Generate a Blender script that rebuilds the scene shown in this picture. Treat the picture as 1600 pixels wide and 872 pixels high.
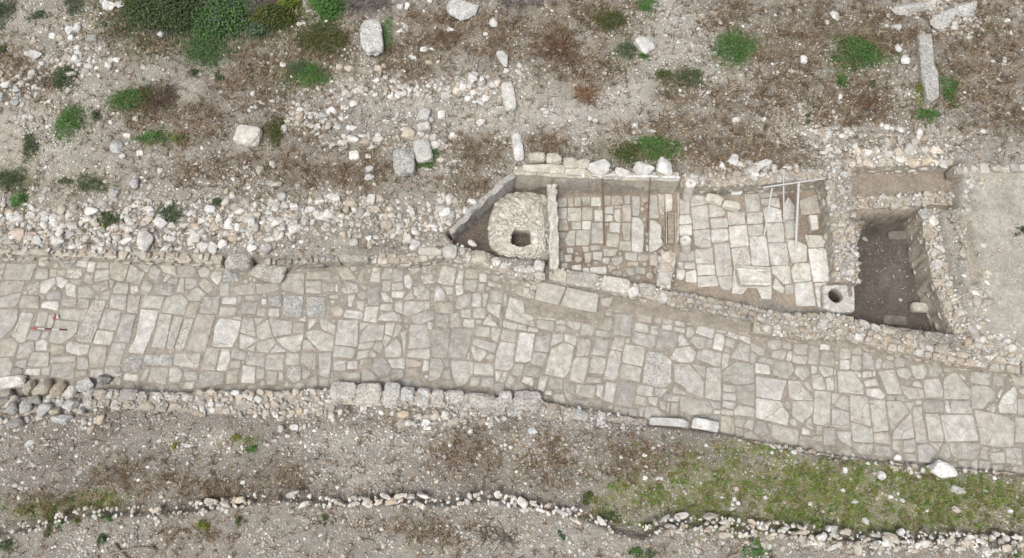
import bpy, bmesh, math, random
import numpy as np
from mathutils import Vector, Matrix

for o in list(bpy.data.objects): bpy.data.objects.remove(o)
SC = bpy.context.scene
COL = SC.collection
R = math.radians

# ------------------------------------------------------------------ camera
F = 1600 * 24 / 36.0          # focal length in photo pixels
TILT, DIST = R(18), 19.4
CAM = np.array([0.0, -DIST * math.sin(TILT), DIST * math.cos(TILT)])
cd = bpy.data.cameras.new('camera'); cam = bpy.data.objects.new('camera', cd); COL.objects.link(cam)
cd.lens = 24; cd.sensor_width = 36; cd.clip_start = 0.1; cd.clip_end = 2000
cam.location = CAM; cam.rotation_euler = (TILT, 0, 0)
SC.camera = cam
SC.render.resolution_x, SC.render.resolution_y = 1024, 558

# ------------------------------------------------------------------ light: overcast
w = bpy.data.worlds.new("World"); SC.world = w; w.use_nodes = True
nt = w.node_tree; bg = nt.nodes['Background']
sky = nt.nodes.new('ShaderNodeTexSky'); sky.sky_type = 'NISHITA'; sky.sun_disc = False
SUN_EL, SUN_AZ = R(66), R(215)
sky.sun_elevation = SUN_EL; sky.sun_rotation = SUN_AZ; sky.dust_density = 4.0; sky.ozone_density = 0.6
hs = nt.nodes.new('ShaderNodeHueSaturation'); hs.inputs['Saturation'].default_value = .3      # cloud-veiled sky
nt.links.new(sky.outputs[0], hs.inputs['Color']); nt.links.new(hs.outputs[0], bg.inputs[0]); bg.inputs[1].default_value = 0.105
sl = bpy.data.lights.new('sun', 'SUN'); sl.energy = 1.7; sl.angle = R(28); sl.color = (1.0, 0.968, 0.895)
so = bpy.data.objects.new('sun', sl); COL.objects.link(so)
sd = Vector((math.sin(SUN_AZ) * math.cos(SUN_EL), math.cos(SUN_AZ) * math.cos(SUN_EL), math.sin(SUN_EL)))
so.rotation_euler = (-sd).to_track_quat('-Z', 'Y').to_euler()
SC.view_settings.view_transform = 'Standard'; SC.view_settings.look = 'None'
SC.view_settings.exposure = 0.58; SC.view_settings.gamma = 1.0
SC.view_settings.use_curve_mapping = False

# ------------------------------------------------------------------ pixel <-> world
cT, sT = math.cos(TILT), math.sin(TILT)
def at(px, py, z=0.0):
    u = (px - 800) / F; v = -(py - 436) / F
    d = np.array([u, v * cT + sT, v * sT - cT])      # camera axes: x, up=(0,c,s), fwd=(0,s,-c)
    t = (z - CAM[2]) / d[2]
    return CAM + d * t
def proj(x, y, z):
    dx, dy, dz = x - CAM[0], y - CAM[1], z - CAM[2]
    dep = dy * sT - dz * cT
    up = dy * cT + dz * sT
    return 800 + F * dx / dep, 436 - F * up / dep
def ppm(px, py):
    v = -(py - 436) / F
    return F / (CAM[2] / (cT - v * sT))

# ------------------------------------------------------------------ noise
LAT = {}
def vnoise(x, y, seed):
    if seed not in LAT: LAT[seed] = np.random.RandomState(seed).rand(256, 256)
    L = LAT[seed]
    xi = np.floor(x).astype(int); yi = np.floor(y).astype(int)
    fx = x - xi; fy = y - yi
    fx = fx * fx * (3 - 2 * fx); fy = fy * fy * (3 - 2 * fy)
    a = L[xi % 256, yi % 256]; b = L[(xi + 1) % 256, yi % 256]
    c = L[xi % 256, (yi + 1) % 256]; d = L[(xi + 1) % 256, (yi + 1) % 256]
    return (a * (1 - fx) + b * fx) * (1 - fy) + (c * (1 - fx) + d * fx) * fy
def fbm(x, y, freq, seed, octv=4):
    s = 0; amp = 1; tot = 0
    for k in range(octv):
        s = s + amp * vnoise(x * freq + 17.3 * k, y * freq - 9.1 * k, seed + k); tot += amp
        amp *= .55; freq *= 2.03
    return s / tot
def sstep(a, b, x):
    t = np.clip((x - a) / (b - a), 0, 1); return t * t * (3 - 2 * t)
def blobs(px, py, L):
    m = np.zeros_like(px, dtype=float)
    for (cx, cy, rx, ry) in L:
        m = np.maximum(m, np.exp(-(((px - cx) / rx) ** 2 + ((py - cy) / ry) ** 2)))
    return m
def inpoly(x, y, P):
    ins = np.zeros(np.shape(x), bool); n = len(P)
    for i in range(n):
        x0, y0 = P[i]; x1, y1 = P[(i + 1) % n]
        if y0 == y1: continue
        c = ((y0 > y) != (y1 > y)) & (x < (x1 - x0) * (y - y0) / (y1 - y0) + x0)
        ins ^= c
    return ins
def segdist(x, y, P, closed=True):
    d = np.full(np.shape(x), 1e9); n = len(P)
    for i in range(n if closed else n - 1):
        ax, ay = P[i]; bx, by = P[(i + 1) % n]
        vx, vy = bx - ax, by - ay; L2 = vx * vx + vy * vy + 1e-12
        t = np.clip(((x - ax) * vx + (y - ay) * vy) / L2, 0, 1)
        d = np.minimum(d, np.hypot(x - ax - t * vx, y - ay - t * vy))
    return d
def sdist(x, y, P):
    d = segdist(x, y, P); return np.where(inpoly(x, y, P), -d, d)
def W(pts):       # [(px,py,z)] -> world xy
    return [tuple(at(*p)[:2]) for p in pts]

# ------------------------------------------------------------------ the lie of the land
NE = W([(-500, 388, 0), (-100, 400, 0), (0, 402, 0), (120, 403, 0), (250, 406, 0), (345, 410, 0), (420, 414, 0), (470, 414, 0), (580, 412, 0), (640, 408, 0), (690, 406, 0), (760, 424, 0),
        (815, 437, 0), (828, 470, 0), (937, 490, 0), (948, 466, 0), (1000, 474, 0), (1100, 492, 0), (1160, 510, 0), (1210, 528, 0), (1340, 532, 0), (1450, 556, 0),
        (1600, 579, 0), (1800, 600, 0), (2300, 640, 0)])
SE = W([(-500, 640, 0), (0, 622, 0), (130, 612, 0), (200, 612, 0), (400, 614, 0), (520, 612, 0), (640, 616, 0), (800, 630, 0), (870, 645, 0), (1000, 662, 0), (1130, 676, 0),
        (1200, 694, 0), (1300, 712, 0), (1450, 728, 0), (1600, 741, 0), (1800, 765, 0), (2300, 810, 0)])
TE = W([(-500, 860, .4), (0, 832, .4), (90, 812, .4), (140, 800, .4), (230, 800, .4), (330, 792, .4), (430, 776, .4), (540, 784, .4), (640, 781, .4), (700, 785, .4), (760, 776, .4), (810, 786, .4),
        (880, 796, .4), (930, 812, .4), (960, 826, .4), (1010, 836, .4), (1040, 820, .4), (1100, 818, .4), (1200, 826, .4), (1330, 842, .4), (1450, 842, .4), (1600, 846, .4), (1800, 860, .4), (2300, 900, .4)])
def yint(P, x):
    return np.interp(x, [p[0] for p in P], [p[1] for p in P])
R1 = W([(700, 374, 0), (803, 290, 0), (862, 297, 0), (862, 412, .25), (780, 400, .4), (712, 384, .3)])
R23 = W([(866, 304, .05), (1060, 300, .1), (1285, 286, .15), (1300, 330, .15), (1310, 400, .15), (1320, 478, .15), (1262, 482, .15), (1195, 470, .15), (1140, 470, .15), (1060, 452, .15), (1036, 446, .2), (941, 430, .3), (866, 416, .3)])
R3x = W([(1054, 290, .15), (1330, 280, .15), (1330, 500, .15), (1054, 480, .15)])
PIT = W([(1330, 352, -.35), (1432, 344, -.35), (1450, 440, -.35), (1490, 527, -.3), (1480, 522, .3), (1338, 500, .45), (1332, 420, .6)])
LEDGE = W([(1326, 270, .45), (1490, 264, .45), (1486, 330, .5), (1440, 338, .45), (1326, 348, .5)])
TRENCH = W([(1492, 345, .5), (1512, 345, .5), (1530, 440, .5), (1518, 446, .5)])
FRONT = W([(850, 405, .1), (1000, 425, .1), (1120, 450, .15), (1334, 470, .15), (1336, 545, 0), (1100, 510, 0), (948, 480, 0), (940, 510, 0), (820, 490, 0), (818, 434, 0)])
hc = at(1305, 462, .36)[:2]
HOLE = [(hc[0] + .26 * math.cos(a), hc[1] + .26 * math.sin(a)) for a in np.arange(12) / 12 * 6.2832]
ROOMS = [(FRONT, .08), (R1, 0.0), (R23, None), (LEDGE, .42), (TRENCH, .4), (PIT, -.35), (HOLE, -.6)]

def T(x, y, rough=True):
    x = np.asarray(x, float); y = np.asarray(y, float)
    dn = (y - yint(NE, x)) * .97; ds = (yint(SE, x) - y) * .98; dt = (yint(TE, x) - y) * .98
    d = np.clip(dn, 0, 9)
    nb = .46 + .085 * d + .25 * sstep(9, 40, dn)
    if rough: nb = nb + .22 * (fbm(x, y, .45, 3) - .5) * sstep(0, 1.5, dn) + .07 * (fbm(x, y, 2.2, 8) - .5)
    flat = sstep(0, .4, -sdist(x, y, RIGHT)); nb = nb * (1 - flat) + flat * (.5 + .045 * d)
    z = sstep(0, .10, dn) * nb
    sb = .22 + (.12 * (fbm(x, y, .6, 21) - .5) + .05 * (fbm(x, y, 2.5, 22) - .5) if rough else 0)
    tb = .46 - .03 * np.clip(dt, 0, 6) + (.08 * (fbm(x, y, .9, 31) - .5) + .04 * (fbm(x, y, 3, 33) - .5) if rough else 0)
    sb = sb + (tb - sb) * sstep(0, .12, dt)
    z = z + sstep(0, .08, ds) * sb
    if rough: z = z + .012 * (fbm(x, y, 7, 5, 3) - .5)
    for P, zf in ROOMS:
        s = sdist(x, y, P)
        if zf is None: zz = .05 + .10 * sstep(-.1, .05, -sdist(x, y, R3x))
        else: zz = zf
        if rough: zz = zz + .03 * (fbm(x, y, 1.7, 12) - .5)
        k = sstep(-.06, .05, s)
        z = zz * (1 - k) + z * k
    return z
RIGHT = W([(1500, 275, .7), (1800, 262, .7), (1800, 590, .5), (1590, 560, .5), (1525, 520, .5), (1505, 400, .6)])
def ground(px, py):
    z = .3
    for _ in range(6):
        p = at(px, py, z); z = float(T(p[0], p[1]))
    p = at(px, py, z); return np.array([p[0], p[1], z])

# ------------------------------------------------------------------ materials
def mat(name):
    m = bpy.data.materials.new(name); m.use_nodes = True
    n = m.node_tree.nodes; l = m.node_tree.links
    b = n['Principled BSDF']; b.inputs['Roughness'].default_value = .9
    b.inputs['Specular IOR Level'].default_value = .25
    return m, n, l, b
def N(n, t, **k):
    x = n.new(t)
    for a, v in k.items(): setattr(x, a, v)
    return x
def mix(n, l, fac, a, b, mode='MIX'):
    x = N(n, 'ShaderNodeMix', data_type='RGBA', blend_type=mode)
    for s, v in ((0, fac), (6, a), (7, b)):
        if isinstance(v, (int, float)): x.inputs[s].default_value = v
        elif isinstance(v, tuple): x.inputs[s].default_value = v
        else: l.new(v, x.inputs[s])
    return x.outputs[2]
def noise(n, l, pos, sc, det=4, rough=.6):
    x = N(n, 'ShaderNodeTexNoise'); x.inputs['Scale'].default_value = sc; x.inputs['Detail'].default_value = det
    x.inputs['Roughness'].default_value = rough; l.new(pos, x.inputs['Vector']); return x.outputs[0]
def rng(n, l, v, a, b, c=0., d=1.):
    x = N(n, 'ShaderNodeMapRange'); x.inputs[1].default_value = a; x.inputs[2].default_value = b
    x.inputs[3].default_value = c; x.inputs[4].default_value = d; l.new(v, x.inputs[0]); return x.outputs[0]
def math2(n, l, op, a, b):
    x = N(n, 'ShaderNodeMath', operation=op)
    for i, v in enumerate((a, b)):
        if isinstance(v, (int, float)): x.inputs[i].default_value = v
        else: l.new(v, x.inputs[i])
    return x.outputs[0]
def bump(n, l, b, h, st, dist):
    x = N(n, 'ShaderNodeBump'); x.inputs['Strength'].default_value = st; x.inputs['Distance'].default_value = dist
    l.new(h, x.inputs['Height']); l.new(x.outputs[0], b.inputs['Normal'])

def stone_mat(name, vertex, cracks=False):
    m, n, l, b = mat(name)
    pos = N(n, 'ShaderNodeNewGeometry').outputs['Position']
    if vertex:
        a = N(n, 'ShaderNodeAttribute', attribute_name='Col'); c, al = a.outputs['Color'], a.outputs['Alpha']
    else:
        a = N(n, 'ShaderNodeObjectInfo'); c, al = a.outputs['Color'], a.outputs['Alpha']
    n1 = noise(n, l, pos, 5.5, 5); n2 = noise(n, l, pos, 38, 3); n3 = noise(n, l, pos, 17, 6, .7); n4 = noise(n, l, pos, 1.9, 3)
    tone = rng(n, l, n1, .3, .7, .72, 1.18)
    c1 = mix(n, l, 1.0, c, tone, 'MULTIPLY')
    c1 = mix(n, l, 1.0, c1, rng(n, l, n2, .3, .7, .8, 1.15), 'MULTIPLY')
    n5 = noise(n, l, pos, 3.1, 6, .75)
    c1 = mix(n, l, 1.0, c1, rng(n, l, n5, .35, .65, .82, 1.1), 'MULTIPLY')
    c1 = mix(n, l, rng(n, l, n4, .45, .75, 0, .42), c1, (.32, .275, .22, 1))                 # earth stains
    c1 = mix(n, l, rng(n, l, n3, .57, .66, 0, .38), c1, (.24, .215, .19, 1))               # weather pits
    pit = math2(n, l, 'MULTIPLY', al, rng(n, l, n3, .46, .56))
    c1 = mix(n, l, pit, c1, (.10, .10, .10, 1))                                            # black lichen
    if cracks:                                                                             # dirt-filled cracks, worn hollows
        nz = N(n, 'ShaderNodeTexNoise'); nz.inputs['Scale'].default_value = 2.5; nz.inputs['Detail'].default_value = 4; l.new(pos, nz.inputs['Vector'])
        vm = N(n, 'ShaderNodeVectorMath', operation='MULTIPLY_ADD'); vm.inputs[1].default_value = (.35, .35, 0); l.new(nz.outputs['Color'], vm.inputs[0]); l.new(pos, vm.inputs[2])
        vo = N(n, 'ShaderNodeTexVoronoi', feature='DISTANCE_TO_EDGE', voronoi_dimensions='2D'); vo.inputs['Scale'].default_value = 1.25; l.new(vm.outputs[0], vo.inputs['Vector'])
        k = math2(n, l, 'MULTIPLY', rng(n, l, vo.outputs[0], .016, .006, 0, .75), rng(n, l, n4, .44, .52))
        c1 = mix(n, l, k, c1, (.20, .17, .14, 1))
        c1 = mix(n, l, rng(n, l, noise(n, l, pos, 6.5, 5, .7), .60, .72, 0, .5), c1, (.25, .215, .18, 1))
    l.new(c1, b.inputs['Base Color'])
    bump(n, l, b, math2(n, l, 'ADD', n2, math2(n, l, 'MULTIPLY', n3, 2.0)), .55, .018)
    return m
M_STONE = stone_mat('weathered_limestone', False)
M_STONEV = stone_mat('weathered_limestone_many', True)
M_PAVE = stone_mat('worn_paving', True, True)

def earth_mat(name, amp=1.0):
    m, n, l, b = mat(name)
    pos = N(n, 'ShaderNodeNewGeometry').outputs['Position']
    a = N(n, 'ShaderNodeAttribute', attribute_name='Col'); c, al = a.outputs['Color'], a.outputs['Alpha']
    n1 = noise(n, l, pos, 9, 6, .7); n2 = noise(n, l, pos, 55, 3, .7); n3 = noise(n, l, pos, 2.2, 4)
    c1 = mix(n, l, 1.0, c, rng(n, l, n1, .3, .7, .72, 1.25), 'MULTIPLY')
    c1 = mix(n, l, 1.0, c1, rng(n, l, n2, .3, .7, .55, 1.4), 'MULTIPLY')
    c1 = mix(n, l, 1.0, c1, rng(n, l, n3, .35, .65, .86, 1.12), 'MULTIPLY')
    hs = n2
    for sc, rad, w_ in ((15, .30, 1.0), (32, .33, .8), (60, .36, .5)):
        v = N(n, 'ShaderNodeTexVoronoi'); v.inputs['Scale'].default_value = sc; l.new(pos, v.inputs['Vector'])
        nv = N(n, 'ShaderNodeTexNoise'); nv.inputs['Scale'].default_value = sc * 2; l.new(pos, nv.inputs['Vector'])
        d = math2(n, l, 'ADD', v.outputs['Distance'], math2(n, l, 'MULTIPLY', math2(n, l, 'SUBTRACT', nv.outputs[0], .5), .35))
        sh = rng(n, l, d, rad, rad - .1)
        s = N(n, 'ShaderNodeSeparateColor'); l.new(v.outputs['Color'], s.inputs[0])
        pick = math2(n, l, 'LESS_THAN', s.outputs[0], al)
        k = math2(n, l, 'MULTIPLY', sh, pick)
        peb = mix(n, l, s.outputs[1], (.34, .315, .275, 1), (.68, .66, .62, 1))
        c1 = mix(n, l, k, c1, peb)
        hs = math2(n, l, 'ADD', hs, math2(n, l, 'MULTIPLY', k, 1.2 * w_))
    l.new(c1, b.inputs['Base Color'])
    bump(n, l, b, hs, .7 * amp, .02)
    return m
M_EARTH = earth_mat('stony_earth')
def simple(name, col, rough=.8, nsc=20, lo=.75, hi=1.2, metal=0):
    m, n, l, b = mat(name); b.inputs['Roughness'].default_value = rough; b.inputs['Metallic'].default_value = metal
    pos = N(n, 'ShaderNodeNewGeometry').outputs['Position']
    l.new(mix(n, l, 1.0, col + (1,), rng(n, l, noise(n, l, pos, nsc, 4), .3, .7, lo, hi), 'MULTIPLY'), b.inputs['Base Color'])
    return m
def leaf_mat(name):
    m, n, l, b = mat(name); b.inputs['Roughness'].default_value = .65
    a = N(n, 'ShaderNodeAttribute', attribute_name='Col')
    l.new(a.outputs['Color'], b.inputs['Base Color'])
    t = N(n, 'ShaderNodeBsdfTranslucent'); l.new(a.outputs['Color'], t.inputs[0])
    ms = N(n, 'ShaderNodeMixShader'); ms.inputs[0].default_value = .3
    l.new(b.outputs[0], ms.inputs[1]); l.new(t.outputs[0], ms.inputs[2]); l.new(ms.outputs[0], n['Material Output'].inputs[0])
    return m
M_LEAF = leaf_mat('leaves')
M_RUST = simple('rusty_iron', (.15, .088, .06), .8, 30, .6, 1.4)
M_DARKRED = simple('dark_red_paint', (.10, .03, .03), .5)
M_WHITE = simple('white_painted_tube', (.47, .47, .46), .5, 25, .85, 1.08)
M_RED = simple('red_paint', (.36, .06, .055), .5)
M_TWIG = simple('dry_twigs', (.24, .20, .165), .9, 25, .6, 1.4)
M_WOOD = simple('weathered_wood', (.27, .225, .18), .9, 14, .55, 1.4)

# ------------------------------------------------------------------ mesh building
def mk(name, V, Fc, m, cols=None, smooth=False, parent=None):
    me = bpy.data.meshes.new(name)
    V = np.asarray(V, dtype=np.float32)
    if isinstance(Fc, np.ndarray) and len(Fc) > 500:
        nf, k = Fc.shape
        me.vertices.add(len(V)); me.vertices.foreach_set('co', V.ravel())
        me.loops.add(nf * k); me.loops.foreach_set('vertex_index', Fc.astype(np.int32).ravel())
        me.polygons.add(nf); me.polygons.foreach_set('loop_start', np.arange(0, nf * k, k, dtype=np.int32))
        me.update(calc_edges=True)
    else:
        me.from_pydata(V.tolist(), [], Fc.tolist() if isinstance(Fc, np.ndarray) else Fc)
    if cols is not None:
        at_ = me.color_attributes.new('Col', 'FLOAT_COLOR', 'POINT')
        at_.data.foreach_set('color', np.asarray(cols, np.float32).ravel())
    me.materials.append(m)
    if smooth: me.polygons.foreach_set('use_smooth', np.ones(len(me.polygons), bool))
    me.update()
    o = bpy.data.objects.new(name, me); COL.objects.link(o)
    if parent is not None:
        o.parent = parent
        o.matrix_parent_inverse = Matrix.Identity(4)
        o.location = -Vector(parent.location)
    return o
class MB:
    def __init__(s): s.V = []; s.F = []; s.C = []; s.n = 0
    def add(s, V, Fc, col):
        s.V.append(np.asarray(V, float)); s.F.append(np.asarray(Fc) + s.n); s.n += len(V)
        c = np.empty((len(V), 4)); c[:] = col; s.C.append(c)
    def build(s, name, m, parent=None, smooth=False):
        if not s.n: return None
        if len({f.shape[1] for f in s.F}) == 1: Fs = np.concatenate(s.F)
        else:
            Fs = []
            for f in s.F: Fs.extend(f.tolist())
        return mk(name, np.concatenate(s.V), Fs, m, np.concatenate(s.C), smooth, parent)
def tag(o, label=None, cat=None, group=None, kind=None):
    if label: o['label'] = label
    if cat: o['category'] = cat
    if group: o['group'] = group
    if kind: o['kind'] = kind
    return o
def empty(name, loc, label=None, cat=None, group=None, kind=None):
    o = bpy.data.objects.new(name, None); COL.objects.link(o); o.location = tuple(loc); o.empty_display_size = .2
    return tag(o, label, cat, group, kind)

def ico(sub):
    bm = bmesh.new(); bmesh.ops.create_icosphere(bm, subdivisions=sub, radius=1)
    V = np.array([v.co[:] for v in bm.verts]); Fc = np.array([[v.index for v in f.verts] for f in bm.faces]); bm.free()
    return V / np.linalg.norm(V, axis=1)[:, None], Fc
ICO = {k: ico(k) for k in (1, 2, 3, 4)}
def rock(rs, sub=2, kind='cut', p=5):
    D, Fc = ICO[sub]
    if kind == 'cut':                                  # random planes cut a boulder
        k = rs.randint(8, 13); n = rs.normal(size=(k, 3)); n /= np.linalg.norm(n, axis=1)[:, None]
        h = rs.uniform(.5, .95, k)
        q = D @ n.T; r = np.where(q > .08, h[None] / np.maximum(q, .08), 9).min(1); r = np.minimum(r, 1.15)
    else:                                              # rough squared block
        A = D + .0
        r = (np.abs(A) ** p).sum(1) ** (-1 / p)
        k = 4; n = rs.normal(size=(k, 3)); n[:, 2] = np.abs(n[:, 2]) * .6; n /= np.linalg.norm(n, axis=1)[:, None]
        h = rs.uniform(1.0, 1.3, k); q = D @ n.T
        r = np.minimum(r, np.where(q > .08, h[None] / np.maximum(q, .08), 9).min(1))
    V = D * r[:, None] * (1 + .02 * rs.normal(size=(len(D), 1)) + .035 * np.sin(D @ rs.normal(size=(3, 1)) * 5 + 1) * np.sin(D @ rs.normal(size=(3, 1)) * 6))
    V = V - (V.max(0) + V.min(0)) / 2
    return V / (V.max(0) - V.min(0)), Fc
RS = np.random.RandomState(7)
def pool(name, kind, count, sub):
    L = []
    for i in range(count):
        V, Fc = rock(RS, sub, kind)
        me = bpy.data.meshes.new(name); me.from_pydata(V.tolist(), [], Fc.tolist()); me.materials.append(M_STONE); me.update(); L.append(me)
    return L
POOL = {'cut': pool('rough_stone', 'cut', 24, 3), 'blk': pool('squared_stone', 'blk', 14, 4)}
RAWS = {'peb': [rock(RS, 1, 'cut') for _ in range(24)], 'cut': [rock(RS, 2, 'cut') for _ in range(24)], 'blk': [rock(RS, 3, 'blk') for _ in range(16)], 'cut2': [rock(RS, 2, 'cut') for _ in range(16)]}
def rotz(V, a):
    c, s = math.cos(a), math.sin(a); V = V.copy()
    x, y = V[:, 0] * c - V[:, 1] * s, V[:, 0] * s + V[:, 1] * c
    V[:, 0], V[:, 1] = x, y; return V
TONES = [(.58, .56, .525), (.52, .49, .45), (.46, .42, .37), (.46, .385, .30), (.40, .385, .365), (.64, .625, .60), (.55, .50, .43)]
def tone(rs, k=1.0):
    c = np.array(TONES[rs.choice(len(TONES), p=[.26, .18, .12, .1, .12, .14, .08])]) * rs.uniform(.88, 1.08) * k
    return tuple(np.clip(c, 0, .75))
def stone_obj(name, loc, size, rz, col, pit=0., kind='cut', parent=None, tilt=0.0, rs=RS):
    me = POOL[kind][rs.randint(len(POOL[kind]))]
    o = bpy.data.objects.new(name, me); COL.objects.link(o)
    o.scale = size; o.rotation_euler = (rs.uniform(-tilt, tilt), rs.uniform(-tilt, tilt), rz)
    o.location = tuple(loc)
    if parent is not None:
        o.parent = parent; o.location = Vector(loc) - parent.location
    o.color = (col[0], col[1], col[2], pit)
    return o
def add_rock(mb, rs, loc, size, rz, col, pit=0., raw='cut'):
    V, Fc = RAWS[raw][rs.randint(len(RAWS[raw]))]
    V = rotz(V * np.array(size), rz) + np.array(loc)
    mb.add(V, Fc, (col[0], col[1], col[2], pit))
def add_many(mb, rs, P, size, col, pit=.05, raw='peb'):
    # many stones at once: P (n,3), size (n,3), col (n,3)
    pool_ = RAWS[raw]; pick = rs.randint(0, len(pool_), len(P)); a = rs.uniform(0, 6.2832, len(P))
    for q, (V0, F0) in enumerate(pool_):
        i = np.where(pick == q)[0]
        if not len(i): continue
        V = V0[None] * size[i][:, None, :]; c, s = np.cos(a[i])[:, None], np.sin(a[i])[:, None]
        x, y = V[:, :, 0] * c - V[:, :, 1] * s, V[:, :, 0] * s + V[:, :, 1] * c
        V = np.stack([x, y, V[:, :, 2]], -1) + P[i][:, None, :]
        nv = len(V0); Fc = (F0[None] + (np.arange(len(i)) * nv)[:, None, None]).reshape(-1, 3)
        cc = np.full((len(i), nv, 4), pit); cc[:, :, :3] = col[i][:, None, :]
        mb.V.append(V.reshape(-1, 3)); mb.F.append(Fc + mb.n); mb.C.append(cc.reshape(-1, 4)); mb.n += len(i) * nv
def tones(rs, n, k=1.0):
    c = np.array(TONES)[rs.choice(len(TONES), n, p=[.26, .18, .12, .1, .12, .14, .08])] * rs.uniform(.85, 1.1, (n, 1)) * k
    return np.clip(c, 0, .78)
def tube(p0, p1, r, mb, col=(1, 1, 1, 0), seg=8, r1=None):
    p0 = np.array(p0, float); p1 = np.array(p1, float); d = p1 - p0; d /= np.linalg.norm(d)
    a = np.cross(d, [0, 0, 1.]) if abs(d[2]) < .95 else np.cross(d, [1., 0, 0]); a /= np.linalg.norm(a); b = np.cross(d, a)
    r1 = r if r1 is None else r1
    t = np.arange(seg) / seg * 2 * math.pi
    V = np.concatenate([p0 + r * (np.cos(t)[:, None] * a + np.sin(t)[:, None] * b), p1 + r1 * (np.cos(t)[:, None] * a + np.sin(t)[:, None] * b), [p0, p1]])
    Fc = []
    for i in range(seg):
        j = (i + 1) % seg; Fc += [[i, j, seg + j], [i, seg + j, seg + i], [j, i, 2 * seg], [seg + i, seg + j, 2 * seg + 1]]
    mb.add(V, Fc, col)
# ------------------------------------------------------------------ soil colours and cover (photo-traced patches)
DRY = [(250,45,85,40),(230,180,55,35),(290,190,60,30),(450,270,120,32),(560,268,60,28),(310,268,60,18),(860,60,40,60),(880,95,45,35),(790,60,55,40),(1090,215,110,35),(1150,240,80,28),
       (1180,155,60,25),(1090,150,60,22),(1250,60,110,55),(1370,50,80,45),(1530,90,75,90),(1340,165,90,40),(1590,190,40,25),(725,290,40,18),(745,240,50,25),(700,45,60,35),(1240,110,70,35),
       (925,105,50,32),(60,130,35,25),(15,110,35,40),(400,120,55,50),(500,70,55,45),(1230,245,40,20),(850,225,45,18),(940,20,60,30),(1130,20,50,25),(370,20,80,50),(470,200,40,20),(640,90,50,35),
       (740,705,55,30),(350,765,60,18),(90,790,50,20),(440,745,50,18),(210,745,60,20),(860,730,50,25),(300,835,35,12),(870,690,40,14),(690,830,60,20),(1000,720,60,25)]
GREENB = [(1240,755,190,38),(1480,780,170,38),(1330,800,180,32),(1100,760,70,40),(1560,770,80,30),(1010,775,60,25),(1190,700,60,14),(1310,745,80,30),(1180,815,80,14),(160,785,40,14),(60,800,40,14),(960,805,30,12),
          (380,690,16,8)]
GRN2 = [(110,110,22,35),(112,190,28,26),(470,115,45,26),(205,155,40,20),(245,215,35,12),(1340,85,45,30),(1000,240,65,18),(490,65,45,35),(140,285,30,14),(30,285,35,20),(240,60,60,25),(430,40,50,30),(330,80,40,20),
        (1070,120,35,20),(980,80,22,18),(1440,150,22,20),(50,230,14,24),(260,20,110,40)]
PALE = [(960,150,90,45),(870,170,90,40),(1060,100,60,45),(1120,120,70,45),(100,160,60,60),(60,220,60,40),(760,180,60,50),(1250,165,70,40),(1380,155,60,25),(560,140,60,20),(590,105,40,20),(1060,30,60,35),(130,60,30,40),
        (1250,215,80,25),(930,195,90,25),(1440,215,60,20),(640,150,60,30),(30,190,40,30),(380,280,40,14),(600,690,120,20),(850,700,60,40),(340,690,40,16),(170,850,60,14),(880,850,90,24),(1120,855,60,15),(760,840,80,14),(560,740,60,24),(1220,720,40,14)]
RUB = [(1508,350,9,60),(1530,470,14,50),(1560,540,30,14),(1520,285,26,8),(1440,12,40,16),(1495,26,45,18),(1480,45,20,8),(150,370,160,20),(330,350,60,40),(30,370,60,20),(520,330,90,22),(60,350,90,32),(180,345,90,40),(300,360,80,40),(400,340,60,40),(480,340,60,26),(560,340,60,24),(640,350,60,28),(700,340,40,30),(600,140,90,12),(480,180,40,18),(740,140,50,18),(110,95,40,22),(660,220,30,30),(1180,262,50,8),
       (1400,225,80,10),(1300,230,24,12),(60,640,80,22),(460,635,60,16),(700,650,80,10),(1390,850,170,10),(1300,205,30,8),(30,130,25,25),(560,220,40,12),(1230,505,40,16),(400,410,30,12)]
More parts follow.
